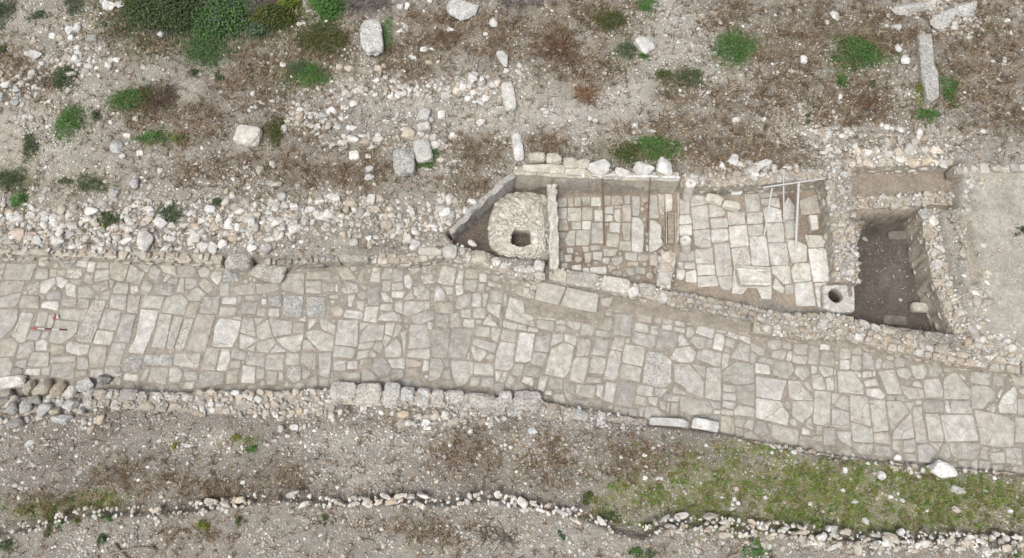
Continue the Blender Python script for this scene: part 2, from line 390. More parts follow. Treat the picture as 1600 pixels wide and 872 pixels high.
def soil(x, y, z):
    px, py = proj(x, y, z)
    dn = y - yint(NE, x); ds = yint(SE, x) - y; dt = yint(TE, x) - y
    n = fbm(x, y, .8, 41); n2 = fbm(x, y, 2.6, 47, 3)
    c = np.empty(x.shape + (4,))
    c[...] = (.275, .245, .205, .30)                    # road dirt
    c[..., 3] = .06
    def lay(k, col):
        k = np.clip(k, 0, 1)[..., None]; c[...] = c * (1 - k) + np.array(col) * k
    mud = sstep(.75, 0, -dn + .35 * (n2 - .5)) * sstep(-.2, .1, ds)
    lay(mud * .8, (.29, .245, .195, .05))
    north = sstep(.02, .1, dn)
    lay(north, (.228, .209, .183, .52))
    lay(north * sstep(.45, .62, n) * .6, (.325, .30, .262, .62))
    lay(north * np.clip(blobs(px, py, PALE) * 1.1 * (.4 + 1.2 * n2), 0, 1), (.38, .355, .315, .8))
    lay(north * np.clip(blobs(px, py, DRY) * 1.5 * (.35 + 1.2 * n2), 0, .92), (.165, .138, .108, .26))
    left = north * sstep(260, 60, px) * sstep(.40, .6, n2) * .5
    lay(left, (.38, .33, .265, .5))
    strip = sstep(0, .1, ds)
    lay(strip, (.20, .18, .157, .45))
    lay(strip * np.clip(blobs(px, py, PALE) * (.4 + 1.2 * n2), 0, 1), (.33, .30, .26, .7))
    lay(strip * np.clip(blobs(px, py, DRY) * 1.3 * (.3 + 1.2 * n2), 0, .9), (.15, .125, .10, .26))
    lay(strip * sstep(.5, .66, n) * .5, (.155, .138, .12, .32))
    ter = sstep(0, .12, dt)
    lay(ter * .6, (.26, .235, .20, .48))
    k = np.clip(blobs(px, py, GREENB) * 1.5 * (.35 + 1.15 * n2), 0, .9)
    lay(k * .8 * strip * (1 - ter * .8), (.18, .185, .08, .3))
    lay(np.clip(blobs(px, py, GRN2) * 1.1 * (.35 + 1.15 * n2), 0, .85) * north, (.115, .125, .06, .15))
    def room(P, col, e=.02):
        k = sstep(e, -.04, sdist(x, y, P)); lay(k, col)
    k = np.clip(blobs(px, py, RUB), 0, .8) * np.maximum(north, strip); lay(k, (.20, .173, .142, .5))
    room(RIGHT, (.37, .35, .305, .3), .25)
    lay(sstep(.1, -.3, sdist(x, y, RIGHT)) * sstep(.5, .62, n2) * .5, (.29, .265, .225, .35))
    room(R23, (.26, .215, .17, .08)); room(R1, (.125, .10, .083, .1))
    kk = sstep(.02, -.05, np.maximum(sdist(x, y, R23), sdist(x, y, R3x))); lay(kk, (.29, .245, .195, .08))
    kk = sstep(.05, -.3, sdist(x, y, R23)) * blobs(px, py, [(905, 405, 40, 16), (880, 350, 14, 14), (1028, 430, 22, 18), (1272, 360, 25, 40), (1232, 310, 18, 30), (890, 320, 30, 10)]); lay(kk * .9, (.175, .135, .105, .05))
    room(LEDGE, (.27, .23, .185, .16)); room(TRENCH, (.35, .31, .255, .1))
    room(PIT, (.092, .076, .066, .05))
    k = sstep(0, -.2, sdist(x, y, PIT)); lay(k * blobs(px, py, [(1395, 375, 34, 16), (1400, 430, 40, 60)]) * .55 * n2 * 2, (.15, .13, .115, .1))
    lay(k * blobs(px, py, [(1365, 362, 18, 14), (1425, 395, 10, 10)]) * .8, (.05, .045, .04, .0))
    return c
# ground sheet
gx = np.concatenate([[-400, -120, -45], np.arange(-21.5, 21.51, .06), [45, 120, 400]])
gy = np.concatenate([[-400, -120, -35], np.arange(-11.5, 14.51, .06), [35, 120, 400]])
GX, GY = np.meshgrid(gx, gy); NX, NY = len(gx), len(gy)
jr = np.random.RandomState(3)
JX = GX + jr.uniform(-.02, .02, GX.shape); JY = GY + jr.uniform(-.02, .02, GX.shape)
GZ = T(JX, JY)
CC = soil(JX, JY, GZ)
idx = np.arange(NX * NY).reshape(NY, NX)
Q = np.stack([idx[:-1, :-1], idx[:-1, 1:], idx[1:, 1:], idx[1:, :-1]], -1).reshape(-1, 4)
o = mk('ground', np.stack([JX, JY, GZ], -1).reshape(-1, 3), Q, M_EARTH, CC.reshape(-1, 4), True)
tag(o, kind='structure')

# ------------------------------------------------------------------ paving, slab by slab
PT = {'a': (.445, .425, .385, .06), 'A': (.475, .455, .415, .02), 'b': (.425, .39, .34, .06), 'd': (.395, .378, .345, .14), 'w': (.565, .545, .505, .08), 'W': (.56, .54, .505, .02), 's': (.54, .515, .47, .4), 'S': (.43, .42, .40, .5)}
K4 = 3.963
def parse(txt, ox, oy, k=K4):
    out = []
    for ln in txt.replace('\n', ';').split(';'):
        t = ln.split()
        if len(t) < 4: continue
        P = [tuple(float(v) for v in q.split(',')) for q in t[1:]]
        out.append((t[0], [(ox + x / k, oy + y / k) for x, y in P]))
    return out
def cross_area(P):
    return .5 * sum(P[i][0] * P[(i + 1) % len(P)][1] - P[(i + 1) % len(P)][0] * P[i][1] for i in range(len(P)))
def clip(P, n, c):                      # keep points with n.p <= c
    out = []
    for i in range(len(P)):
        a, b = P[i], P[(i + 1) % len(P)]
        da, db = a[0] * n[0] + a[1] * n[1] - c, b[0] * n[0] + b[1] * n[1] - c
        if da <= 0: out.append(a)
        if (da < 0 < db) or (db < 0 < da):
            t = da / (da - db); out.append((a[0] + t * (b[0] - a[0]), a[1] + t * (b[1] - a[1])))
    return out
def separate(polys, gap=.017, grow=.020):
    n = len(polys); P = []
    for p in polys:
        if cross_area(p) < 0: p = p[::-1]
        c = np.mean(p, 0); P.append([tuple(np.array(q) + (np.array(q) - c) / (np.linalg.norm(np.array(q) - c) + 1e-6) * grow) for q in p])
    bb = [(min(q[0] for q in p), max(q[0] for q in p), min(q[1] for q in p), max(q[1] for q in p)) for p in P]
    axes = []
    for p in P:
        A = []
        for i in range(len(p)):
            e = np.array(p[(i + 1) % len(p)]) - np.array(p[i]); L = np.linalg.norm(e)
            if L > .05: A.append(np.array([e[1], -e[0]]) / L)
        axes.append(A)
    arr = [np.array(p) for p in P]
    res = [list(p) for p in P]
    for i in range(n):
        for j in range(i + 1, n):
            a, b = bb[i], bb[j]
            if a[0] > b[1] + gap or b[0] > a[1] + gap or a[2] > b[3] + gap or b[2] > a[3] + gap: continue
            best = None
            for nn, s in [(v, 1) for v in axes[i]] + [(-v, 1) for v in axes[j]]:
                ma = (arr[i] @ nn).max(); mi = (arr[j] @ nn).min(); sep = mi - ma
                if best is None or sep > best[0]: best = (sep, nn, (ma + mi) / 2)
            if best is None or best[0] > gap: continue
            _, nn, c = best
            r1 = clip(res[i], nn, c - gap / 2); r2 = clip(res[j], -nn, -(c + gap / 2))
            if len(r1) > 2: res[i] = r1
            if len(r2) > 2: res[j] = r2
    return res
def slab_mesh(P, ztop, th, rs, bev=.012, col=(.5, .5, .5, 0)):
    if cross_area(P) < 0: P = P[::-1]
    P = np.array(P); out = []
    n = len(P)
    for i in range(n):                                # worn corners, slightly wavy edges
        a, b = P[i], P[(i + 1) % n]; L = np.linalg.norm(b - a)
        if L < .012: continue
        nrm = np.array([b[1] - a[1], a[0] - b[0]]) / L
        k = max(2, int(L / .11)); cr = min(.03, L * .22)
        ts = np.concatenate([[cr / L], np.linspace(cr / L, 1 - cr / L, k)[1:-1], [1 - cr / L]])
        for t in ts: out.append(a + (b - a) * t + nrm * rs.uniform(-.011, .004))
    O = np.array(out); m = len(O)
    if m < 3: return None
    c = O.mean(0); dv = c - O; dl = np.linalg.norm(dv, axis=1)[:, None] + 1e-6
    I = O + dv / dl * np.minimum(bev * 1.4, dl * .4); I2 = O + dv * .45
    g = rs.uniform(-.012, .012, 2)
    zt = lambda q, d: ztop + d + (q - c) @ g + rs.uniform(-.003, .003, len(q))
    V = np.concatenate([np.c_[O, np.full(m, ztop - th)], np.c_[O, zt(O, -bev)], np.c_[I, zt(I, 0)], np.c_[I2, zt(I2, .004)], [[c[0], c[1], ztop + .002]]])
    Fc = []
    for i in range(m):
        j = (i + 1) % m
        for r in range(3):
            a, b = r * m, (r + 1) * m
            Fc += [[a + i, a + j, b + j], [a + i, b + j, b + i]]
        Fc.append([3 * m + i, 3 * m + j, 4 * m])
    cols = np.empty((len(V), 4)); cols[:] = col
    return V, Fc, cols
def fillers(polys, inside, box, rs, ncand=9000, rmin=.045, rmax=.28):
    x = rs.uniform(box[0], box[1], ncand); y = rs.uniform(box[2], box[3], ncand)
    ok = inside(x, y); x, y = x[ok], y[ok]
    d = np.full(len(x), rmax)
    for p in polys:
        xs = [q[0] for q in p]; ys = [q[1] for q in p]
        s = (x > min(xs) - rmax) & (x < max(xs) + rmax) & (y > min(ys) - rmax) & (y < max(ys) + rmax)
        if s.any(): d[s] = np.minimum(d[s], sdist(x[s], y[s], p))
    ordr = np.argsort(-d); acc = []; out = []
    for i in ordr:
        r = d[i] * rs.uniform(.8, 1)
        if d[i] < rmin: break
        if acc:
            A = np.array(acc); r = min(r, (np.hypot(A[:, 0] - x[i], A[:, 1] - y[i]) - A[:, 2]).min() - .008)
        if r < rmin: continue
        acc.append((x[i], y[i], r)); k = rs.randint(5, 8); a0 = rs.uniform(0, 6.3)
        out.append([(x[i] + r * rs.uniform(.82, 1.12) * math.cos(a0 + q * 6.283 / k), y[i] + r * rs.uniform(.82, 1.12) * math.sin(a0 + q * 6.283 / k)) for q in range(k)])
    return out
def pave(name, slabs, zf, keep, partname, inside, box, rs, rmax, ncand, bright=1.0):
    root = empty(name, at(*slabs[0][1][0], zf(0, 0) if callable(zf) else zf), kind='structure')
    pw = []
    for t, p in slabs:
        c = np.mean(p, 0); z = zf(c[0], c[1]); pw.append([tuple(at(x, y, z)[:2]) for x, y in p])
    zs = [zf(*np.mean(p, 0)) for _, p in slabs]
    S = separate(pw)
    area = [abs(cross_area(s)) if len(s) > 2 else 0 for s in S]
    big = set(np.argsort(area)[::-1][:keep])
    rest = MB(); one = MB
    for i, s in enumerate(S):
        if area[i] < .002: continue
        t = slabs[i][0]; c = np.array(PT[t]); c[:3] *= bright * rs.uniform(.90, 1.07) * np.array([1, 1 + rs.uniform(-.006, .010), 1 + rs.uniform(-.02, .03)])
        r = slab_mesh(s, zs[i] + rs.uniform(-.008, .010), .08, rs, col=c)
        if r is None: continue
        if i in big:
            mk(partname, r[0], r[1], M_PAVE, r[2], False, root)
        else: rest.add(*r[:2], c)
    for p in ([] if ncand < 2 else fillers(S, inside, box, rs, ncand, rmax=rmax)):
        t = rs.choice(list('aabdw'), p=[.3, .2, .25, .23, .02]); c = np.array(PT[t]); c[:3] *= rs.uniform(.85, 1.08)
        cx, cy = np.mean(p, 0); q = proj(cx, cy, 0.1)
        r = slab_mesh(p, zf(*q) - rs.uniform(.004, .02), .06, rs, bev=.01, col=c)
        if r: rest.add(*r[:2], c)
    o = rest.build('small_' + partname, M_PAVE, root); 
    if o: tag(o, kind='stuff')
    return root
ROAD = []
ROAD += parse("""a 45,55 225,60 185,160 20,155
a 0,55 40,50 15,120 -20,120
S 362,40 385,18 410,12 445,15 462,45 440,80 395,82
w 485,15 550,18 535,78 472,65
w 555,25 598,35 580,108 535,98
a 605,40 672,42 672,78 598,82
b 680,48 800,55 770,165 685,145
a 810,58 895,110 862,182 778,160
a 850,55 930,62 920,108 880,95
a 930,85 960,68 998,95 965,165 915,120
d 235,82 300,90 295,150 218,148
b 308,88 405,92 400,130 308,135
s 420,85 500,80 508,125 470,148 415,135
a 528,118 578,125 572,175 525,168
a 590,98 675,90 678,150 582,165
W 255,165 335,138 345,185 290,245 245,225
W 348,138 380,135 428,165 388,210 355,190
W 405,185 430,170 465,180 470,260 412,250
s 165,195 240,165 240,205 185,245
b 440,145 510,150 490,190 440,175
b 0,180 60,158 155,165 130,225 0,250
a 0,265 130,232 128,270 90,318 0,325
a 485,205 540,190 588,235 560,268 485,260
b 575,195 665,158 668,205 610,228
a 680,145 715,165 690,208 680,200
a 592,250 685,218 672,275 592,272
a 705,210 730,172 795,180 790,240 705,235
w 808,195 850,190 855,225 815,240
a 870,195 910,150 950,190 925,245 880,245
S 965,180 1070,180 1070,250 960,240
d 290,225 370,225 383,245 370,270 290,275
b 130,255 240,255 240,330 110,325
w 270,290 372,285 358,345 255,325
a 390,278 478,275 460,320 378,310
a 490,270 552,275 545,330 480,325
s 572,280 660,285 605,440 570,545 480,530 490,450
a 690,250 785,250 775,342 680,325
b 800,250 870,255 850,360 788,350
A 900,250 1015,262 990,332 875,325
a 0,340 110,340 105,400 75,460 0,535
w 130,360 210,365 150,540 120,545 75,500
a 240,350 298,352 280,440 218,440
a 305,375 340,365 325,455 285,455
a 365,335 545,335 530,380 490,410 370,395
a 345,405 485,415 470,490 375,550 305,535 320,470
a 195,470 262,470 240,525 165,520
a 262,480 310,475 280,518 258,515
A 650,340 750,350 715,465 610,455
a 765,370 840,375 800,540 708,535
W 870,340 980,345 955,450 890,610 795,600 845,500
a 990,365 1070,375 1030,575 940,570
W 600,468 708,478 685,560 578,545
b 0,530 75,515 110,550 85,625 0,630
a 130,545 210,535 215,595 160,640 98,640
w 222,535 260,522 290,535 288,590 222,588
b 315,550 400,560 390,610 315,615
w 412,560 440,538 555,560 540,610 480,620 412,600
b 565,570 660,568 640,690 560,695 550,620
a 690,548 780,550 740,680 650,685
a 200,605 305,605 300,690 175,690
a 320,635 470,625 470,660 312,668
d 325,680 470,670 450,770 315,755
a 478,640 540,630 550,690 530,710 480,705
a 95,660 165,650 165,700 120,700
S 775,620 885,625 870,720 755,715
a 0,640 60,640 75,690 60,750 0,760
d 80,690 140,705 130,750 70,750
w 170,705 248,705 245,745 150,745
a 262,698 310,695 305,745 258,745
b 470,715 540,715 540,745 470,760
a 560,710 640,710 640,765 560,765
a 650,700 740,692 755,745 650,760
w 775,735 855,740 845,780 765,775
a 900,698 930,700 900,780 870,775
a 940,700 1040,700 1025,800 915,790
S 900,618 1070,618 1070,690 890,680
a 700,768 750,765 742,805 720,805""", 0, 398)
ROAD += parse("""a -50,60 55,65 60,130 -20,105
d 72,58 165,50 182,100 160,135 75,138
a 195,95 245,60 270,95 260,145 215,140
w 285,105 345,100 340,150 315,185 272,140
a 260,55 300,55 290,95 262,80
a 310,60 350,70 350,95 310,95
a 180,55 230,50 210,80 185,78
S 362,85 430,90 450,160 350,168
a 0,120 35,130 0,165 -20,160
d 15,150 75,145 65,190 10,180
a 85,145 115,142 110,235 60,230
a 120,145 190,150 190,195 150,212 120,205
b 205,170 240,142 285,185 285,215 250,235 205,190
a 120,255 185,198 245,240 210,285 150,285
A 0,262 85,240 135,285 110,370 -30,355
b 140,288 210,290 185,385 112,380
d 235,262 330,260 320,365 205,360
a 335,170 395,170 395,248 330,250
b 405,190 550,175 555,240 400,248
a 558,180 690,165 698,215 620,235 558,238
w 355,262 435,262 432,305 345,302
a 440,258 465,258 462,298 442,298
b 330,320 440,322 420,380 320,385
d 470,290 575,290 550,365 462,360
a 495,252 578,252 578,278 490,275
w 590,275 620,275 618,308 590,305
b 565,330 615,330 610,375 560,375
S 635,260 715,250 712,320 635,310
w 640,335 700,335 698,382 635,378
S 735,252 848,258 835,385 720,380
S 870,262 985,265 985,385 870,380
a 715,120 850,115 852,245 720,215
a 865,165 945,150 960,175 955,235 870,235
a 970,175 1040,175 1035,225 965,220
w 1048,185 1062,185 1060,225 1046,222
b 870,100 1015,100 1020,165 960,145 870,150
a 1015,248 1065,248 1060,268 1015,270
W 330,388 462,405 440,500 410,570 285,565 300,450
a 418,378 470,382 465,402 415,402
A 475,390 540,392 560,505 460,480
A 548,392 610,395 560,440
A 562,440 632,400 660,505 590,525 560,505
A 632,395 785,412 775,485 665,505
A 455,490 575,525 480,582 455,575
A 500,585 560,550 555,598
a 570,535 665,515 680,545 630,605 555,592
w 640,605 685,555 740,598
A 680,520 850,490 830,590 790,600 735,575
d 785,418 860,420 850,482 785,480
w 805,405 865,375 868,415
A 880,400 945,400 880,465
A 950,405 985,395 1050,440 1040,490 960,455
A 865,475 930,465 1040,505 1030,595 935,590 870,520
A 850,530 885,530 925,590 848,588
a 45,380 105,390 45,585 -5,570
s 112,395 165,400 110,570 85,592 50,582
b 190,370 300,375 240,600 120,590
a 250,575 325,580 300,715 210,705
w 345,580 395,595 400,650 375,715 312,710
a 415,575 495,605 480,655 400,645
a 60,610 210,610 195,705 45,680
b 395,660 460,650 450,700 400,700
a 505,600 610,610 605,690 490,675
a 625,620 728,618 720,712 612,708
a 745,610 825,612 815,678 738,678
d 838,605 930,602 922,715 832,665
a 945,610 1025,605 1010,760 950,745
a 20,700 70,695 102,725 85,785 20,785
a 110,740 125,715 190,718 185,775 120,775
w 115,790 172,790 155,832 110,825
d 210,740 250,722 358,730 345,800 195,828
b 380,720 450,705 440,790 370,800
w 475,688 552,695 545,795 462,788
a 560,705 610,705 612,760 555,772
b 625,722 690,722 685,800 622,800
a 695,725 722,725 720,778 692,775
s 755,700 800,690 835,700 830,775 790,788 750,755
a 845,695 895,730 862,770 840,760
d 935,735 940,810 900,825 868,775
a 955,765 1000,770 995,812 945,810""", 260, 398)
ROAD += parse("""b 180,65 205,80 190,165 155,150
b 20,80 90,75 150,150 60,150
w 250,80 298,80 290,170 232,165
a 325,75 372,85 355,150 300,145
d 375,80 440,80 440,160 370,160
s 560,70 610,70 610,115 555,115
s 545,130 600,115 630,130 625,175 560,175
A 680,70 768,85 745,190 652,172
w 785,95 812,95 805,178 762,170
a 825,90 895,90 895,145 825,140
w 910,115 955,115 955,165 910,165
a 960,160 1050,185 1045,205 960,190
s 55,215 95,165 145,180 160,225 85,240
a 820,155 900,155 890,215 870,225 815,205
w 760,185 805,180 810,240 765,250
a 905,180 940,180 940,225 900,225
a 690,195 740,200 748,235 710,245
w 640,200 665,190 705,250 690,280 630,280
s 500,200 560,185 600,220 600,275 540,270 505,245
w 300,240 330,232 375,290 320,292
a 370,180 430,170 440,210 370,220
w 370,225 445,225 435,268 365,262
w 440,130 470,120 495,160 480,210 450,195
a 310,165 360,165 355,220 310,225
d 220,200 290,200 290,310 220,305
a 440,275 490,210 500,270
w 95,255 140,250 120,320 95,315
a 150,285 195,285 190,350 150,330
W 85,340 185,350 180,398 70,385
w 205,325 285,322 270,420 190,410
a 300,305 370,300 370,350 290,345
a 385,290 435,285 430,365 385,345
W 280,405 300,375 370,352 410,370 428,410
a 445,290 600,290 600,340 550,345 480,375 440,370
d 490,380 560,340 630,345 625,400 550,430 495,415
b 635,295 755,292 745,360 635,355
a 780,260 858,240 850,310 790,340 760,320
w 870,240 920,235 915,320 862,315
a 930,240 965,240 950,320 930,320
a 990,215 1055,225 1050,300 975,285
A 965,298 1050,305 1050,415 955,345
a 870,335 935,325 948,355 935,395 870,385
w 795,340 858,335 850,390 800,380
w 970,370 990,370 1045,445 930,430
W 815,398 880,402 875,448 808,440
a 890,402 920,405 915,425 885,425
d 640,365 722,368 715,445 632,440
d 728,365 770,350 800,420 790,445 728,445
w 590,415 625,425 610,460 590,455
A 480,430 580,432 605,560 600,568 470,580
A 470,590 600,575 600,650 460,628
A 35,405 160,410 150,570 15,555
A 12,562 140,575 125,640 5,630
a 170,420 230,422 170,468
A 235,430 320,435 305,525 165,545 180,480
A 330,425 390,420 370,500 325,490
a 395,425 435,440 420,480 375,510
a 320,495 365,510 325,570 312,540
A 165,548 262,535 235,580 160,585
A 160,595 235,582 215,630 150,650
a 270,540 300,535 310,570 290,605 250,575
a 240,590 272,615 260,630 225,628
A 325,575 400,515 425,560 425,630 330,632
a 415,480 455,470 450,610 435,600
d 620,465 720,460 715,635 620,635 608,540
d 735,455 878,460 835,610 825,640 705,635
A 895,440 975,448 970,510 885,500
A 985,450 1040,460 1020,545 985,520
A 885,508 1020,545 1005,608 865,555
A 860,560 945,595 955,615 910,660 870,640
a 960,605 1005,625 990,655 945,640
a 832,610 850,605 845,645 832,645
a 10,655 80,655 80,715 5,715
w 95,655 155,655 150,705 90,705
b 175,650 245,642 240,690 165,705
d 260,640 320,640 360,705 340,750 290,755 248,700
w 345,650 445,635 440,705 365,695
b 455,640 550,660 540,690 460,698
w 565,655 600,660 590,715 555,720
d 180,725 220,708 280,765 265,780 180,780
a 65,730 175,725 165,800 75,780
d 375,712 440,712 435,760 390,785 365,770
b 455,705 538,700 535,755 455,755
d 605,645 670,645 690,690 660,770 590,780
d 675,645 725,645 710,690 690,685
d 690,715 730,700 735,770 680,765
a 735,655 870,665 865,730 820,800 770,815 740,730
W 880,668 995,675 995,750 872,738
w 1010,720 1070,725 1060,780 1010,780
a 860,760 920,750 905,810 850,810
d 925,755 1000,760 1000,822 915,815
d 685,780 745,775 745,830 685,830
d 430,770 470,760 490,800 470,820 430,815
d 500,770 555,775 550,815 495,815
d 1005,800 1060,795 1060,840 1005,840
a 285,760 355,760 355,790 280,785""", 520, 398)
ROAD += parse("""A 65,115 195,155 180,190 215,255 225,295 190,290 40,245
A 200,165 258,165 240,235 205,225
A 255,180 358,210 350,260 245,250
A 240,255 345,265 330,330 230,300
A 370,185 425,200 418,242 365,232
A 430,190 480,200 420,265
A 420,270 500,205 515,220 500,310 470,318 420,290
a 358,240 415,248 415,285 355,280
A 355,288 418,292 412,330 350,322
a 525,205 612,220 605,275 518,262
a 515,268 605,280 580,352 502,345
a 630,165 700,180 690,232 625,215
a 620,245 700,245 700,300 680,318 612,300
d 725,215 830,225 815,355 710,345
d 712,140 770,140 760,210 705,200
d 775,145 840,140 845,205 785,205
b 850,150 955,155 940,275 870,260 850,210
a 965,180 1018,180 1015,220 962,222
a 1025,180 1060,180 1065,230 1020,225
a 970,235 1012,240 1000,275 965,270
a 1020,245 1070,240 1070,280 1015,275
w 1012,285 1070,288 1070,318 1012,312
w 25,260 112,280 105,315 25,300
w 180,298 242,308 238,332 175,325
a 118,285 170,290 170,320 115,320
a 25,320 115,325 100,400 10,385
w 128,335 220,345 195,505 150,520 98,510
a 230,360 320,345 300,460 220,445
a 215,448 300,460 270,540 200,530
A 335,340 395,340 400,385 325,415
A 400,340 470,355 480,395 465,415 405,390
A 325,440 405,395 465,425 440,560 400,612 285,590
a 490,370 560,368 570,410 550,475 475,485
a 595,365 680,375 665,480 580,470
a 580,480 665,490 645,590 555,580
a 475,490 555,492 545,560 520,648 440,625 450,540
A 720,360 780,370 765,450 690,435
A 690,442 758,460 740,590 715,628 645,615
A 780,405 905,430 885,545 762,520
A 765,525 880,555 868,640 745,610
a 845,270 930,285 920,335 838,320
s 940,290 990,295 985,355 932,345
A 840,330 965,355 970,395 940,430 825,395
d 985,330 1085,325 1105,390 1080,450 965,435
s 920,455 1000,460 1065,510 1065,640 1020,670 890,650 905,540
A 10,395 100,400 80,550 60,565 -30,555 -15,450
a -5,175 20,160 18,300 -20,290
a 30,95 55,90 45,170 25,165
a 100,525 155,525 140,610 75,590
d 165,540 258,548 245,610 150,595
w 0,575 50,580 40,640 -30,635
a 55,600 102,620 65,685 38,660
w 155,605 215,620 205,668 140,640
d 130,640 180,680 175,695 75,690
w 255,600 308,605 280,700 235,690
d 320,615 400,620 390,690 300,680
a 335,720 395,710 412,770 345,780
w 285,695 325,700 322,722 280,718
a 415,640 465,650 465,710 445,770 415,730 400,680
a 485,655 600,660 580,745 475,715
b 550,610 635,612 630,645 540,645
w 605,660 645,662 640,735 600,720
w 665,640 725,655 705,770 645,750
d 745,635 850,650 825,795 715,775
a 860,655 955,670 950,728 855,712
s 970,675 1048,685 1000,735 970,715
a 850,725 918,740 905,785 845,775
w 925,735 985,735 970,795 925,770
a 995,750 1060,785 1055,830 1000,800
a 905,800 960,790 1050,860 1030,872 900,870
a 870,800 905,785 895,860 870,850
d 470,745 555,755 545,790 450,770
d 580,745 635,750 630,790 575,785
d 440,780 505,785 500,850 440,850
a 715,795 800,805 790,850 720,830
a 805,810 860,810 850,850 805,850
a 600,320 685,330 680,360 600,355
a 790,370 812,375 808,400 785,395""", 780, 435)
ROAD += parse("""a 0,20 30,25 35,45 0,45
a 50,35 125,50 120,140 65,125
a 55,145 120,150 115,185 50,170
a 135,70 215,75 215,135 135,130
a 235,80 305,85 300,120 235,110
a 315,90 350,95 345,140 312,130
A 405,110 480,120 490,185 440,165
W 205,130 300,155 290,210 190,180
a 135,140 180,145 175,190 150,212 128,195
w 80,195 110,190 150,250 85,258
a 175,195 248,210 240,270 200,275 158,225
a 255,215 290,220 285,265 250,262
a 315,155 380,165 375,185 320,180
w 310,180 350,185 368,225 350,290 290,270
w 390,165 450,190 445,220 385,200
a 375,210 435,220 420,270 370,255
W 460,190 525,210 525,248 460,215
A 465,235 520,260 520,355 405,330
a 530,235 610,270 615,310 580,315 530,275
a 525,290 575,320 555,368 522,360
W 36,320 60,275 150,262 188,300 170,350 120,365 38,340
a 205,290 250,280 345,310 335,385 290,375 195,340
a 355,300 400,310 385,385 345,400
a 370,270 405,275 400,300 365,298
a 55,365 140,365 210,445 235,490 230,570 135,565 125,510 60,480
a 160,370 250,385 245,450 215,440
a 60,485 125,515 125,562 45,545
A 258,395 345,400 345,505 335,598 245,580
d 360,430 375,395 430,358 548,378 550,480 470,500 360,470
d 440,500 550,490 548,635 440,600
a 360,495 435,505 435,545 360,540
A 360,550 440,550 440,600 360,590
a 0,560 90,570 80,605 -15,595
a 95,570 270,610 290,655 265,680 180,690 90,655
a 35,610 82,612 75,690 30,685
a -10,605 25,615 20,665 -15,660
d 265,590 340,605 340,650 290,640
w 305,655 340,655 340,682 300,678
A 360,600 445,615 425,655 355,635
A 350,650 420,660 410,690 345,685
A 430,640 460,625 555,645 550,695 425,685
w 560,365 640,375 650,435 555,425
a 590,325 675,345 670,372 575,355
d 675,365 720,350 780,370 795,405 765,460 660,435
W 565,448 750,475 735,510 710,600 700,598 565,580
W 560,585 708,600 760,690 755,750 560,700
A 760,475 830,478 850,520 910,565 905,600 770,585
A 790,595 915,600 912,680 850,740 790,690
a 835,475 880,475 918,540 870,525
a 640,225 720,220 720,270 680,285 635,265
a 660,285 740,275 750,310 720,345 660,330
a 725,235 780,240 775,285 735,280
w 755,290 785,292 780,350 745,345
a 795,245 880,250 870,310 790,305
w 790,312 880,325 865,375 790,360
a 895,255 955,258 950,375 880,368
w 960,240 1020,245 1015,285 955,280
d 970,290 1060,295 1060,385 960,370
a 810,385 870,378 895,430 850,470 805,425
w 905,380 950,390 935,430 905,430
A 950,400 960,380 1055,400 1050,440 985,455
A 910,435 960,435 992,490 985,530 915,525
A 990,460 1060,445 1065,535 998,530
A 925,540 1025,545 1020,730 960,750 915,735
a 870,720 905,700 920,780 880,770
w 850,755 900,775 895,812 845,800
a 905,815 970,810 970,850 910,845
a 940,750 970,755 965,805 935,800
d 830,810 900,820 890,870 825,870
a 665,745 830,785 820,872 740,860 660,820
d 560,720 620,735 640,790 610,820 548,795
a 625,730 662,740 650,780
a 505,715 555,715 540,785 480,760
a 490,795 540,790 590,835 570,850 485,845
d 430,695 495,705 480,760 430,755
b 350,690 425,700 430,790 410,810 340,790
d 435,765 490,775 475,830 435,820
d 270,685 340,685 335,725 270,720
d 165,690 250,680 250,705 165,705
a 980,770 1050,760 1070,830 1060,870 980,870""", 1040, 475)
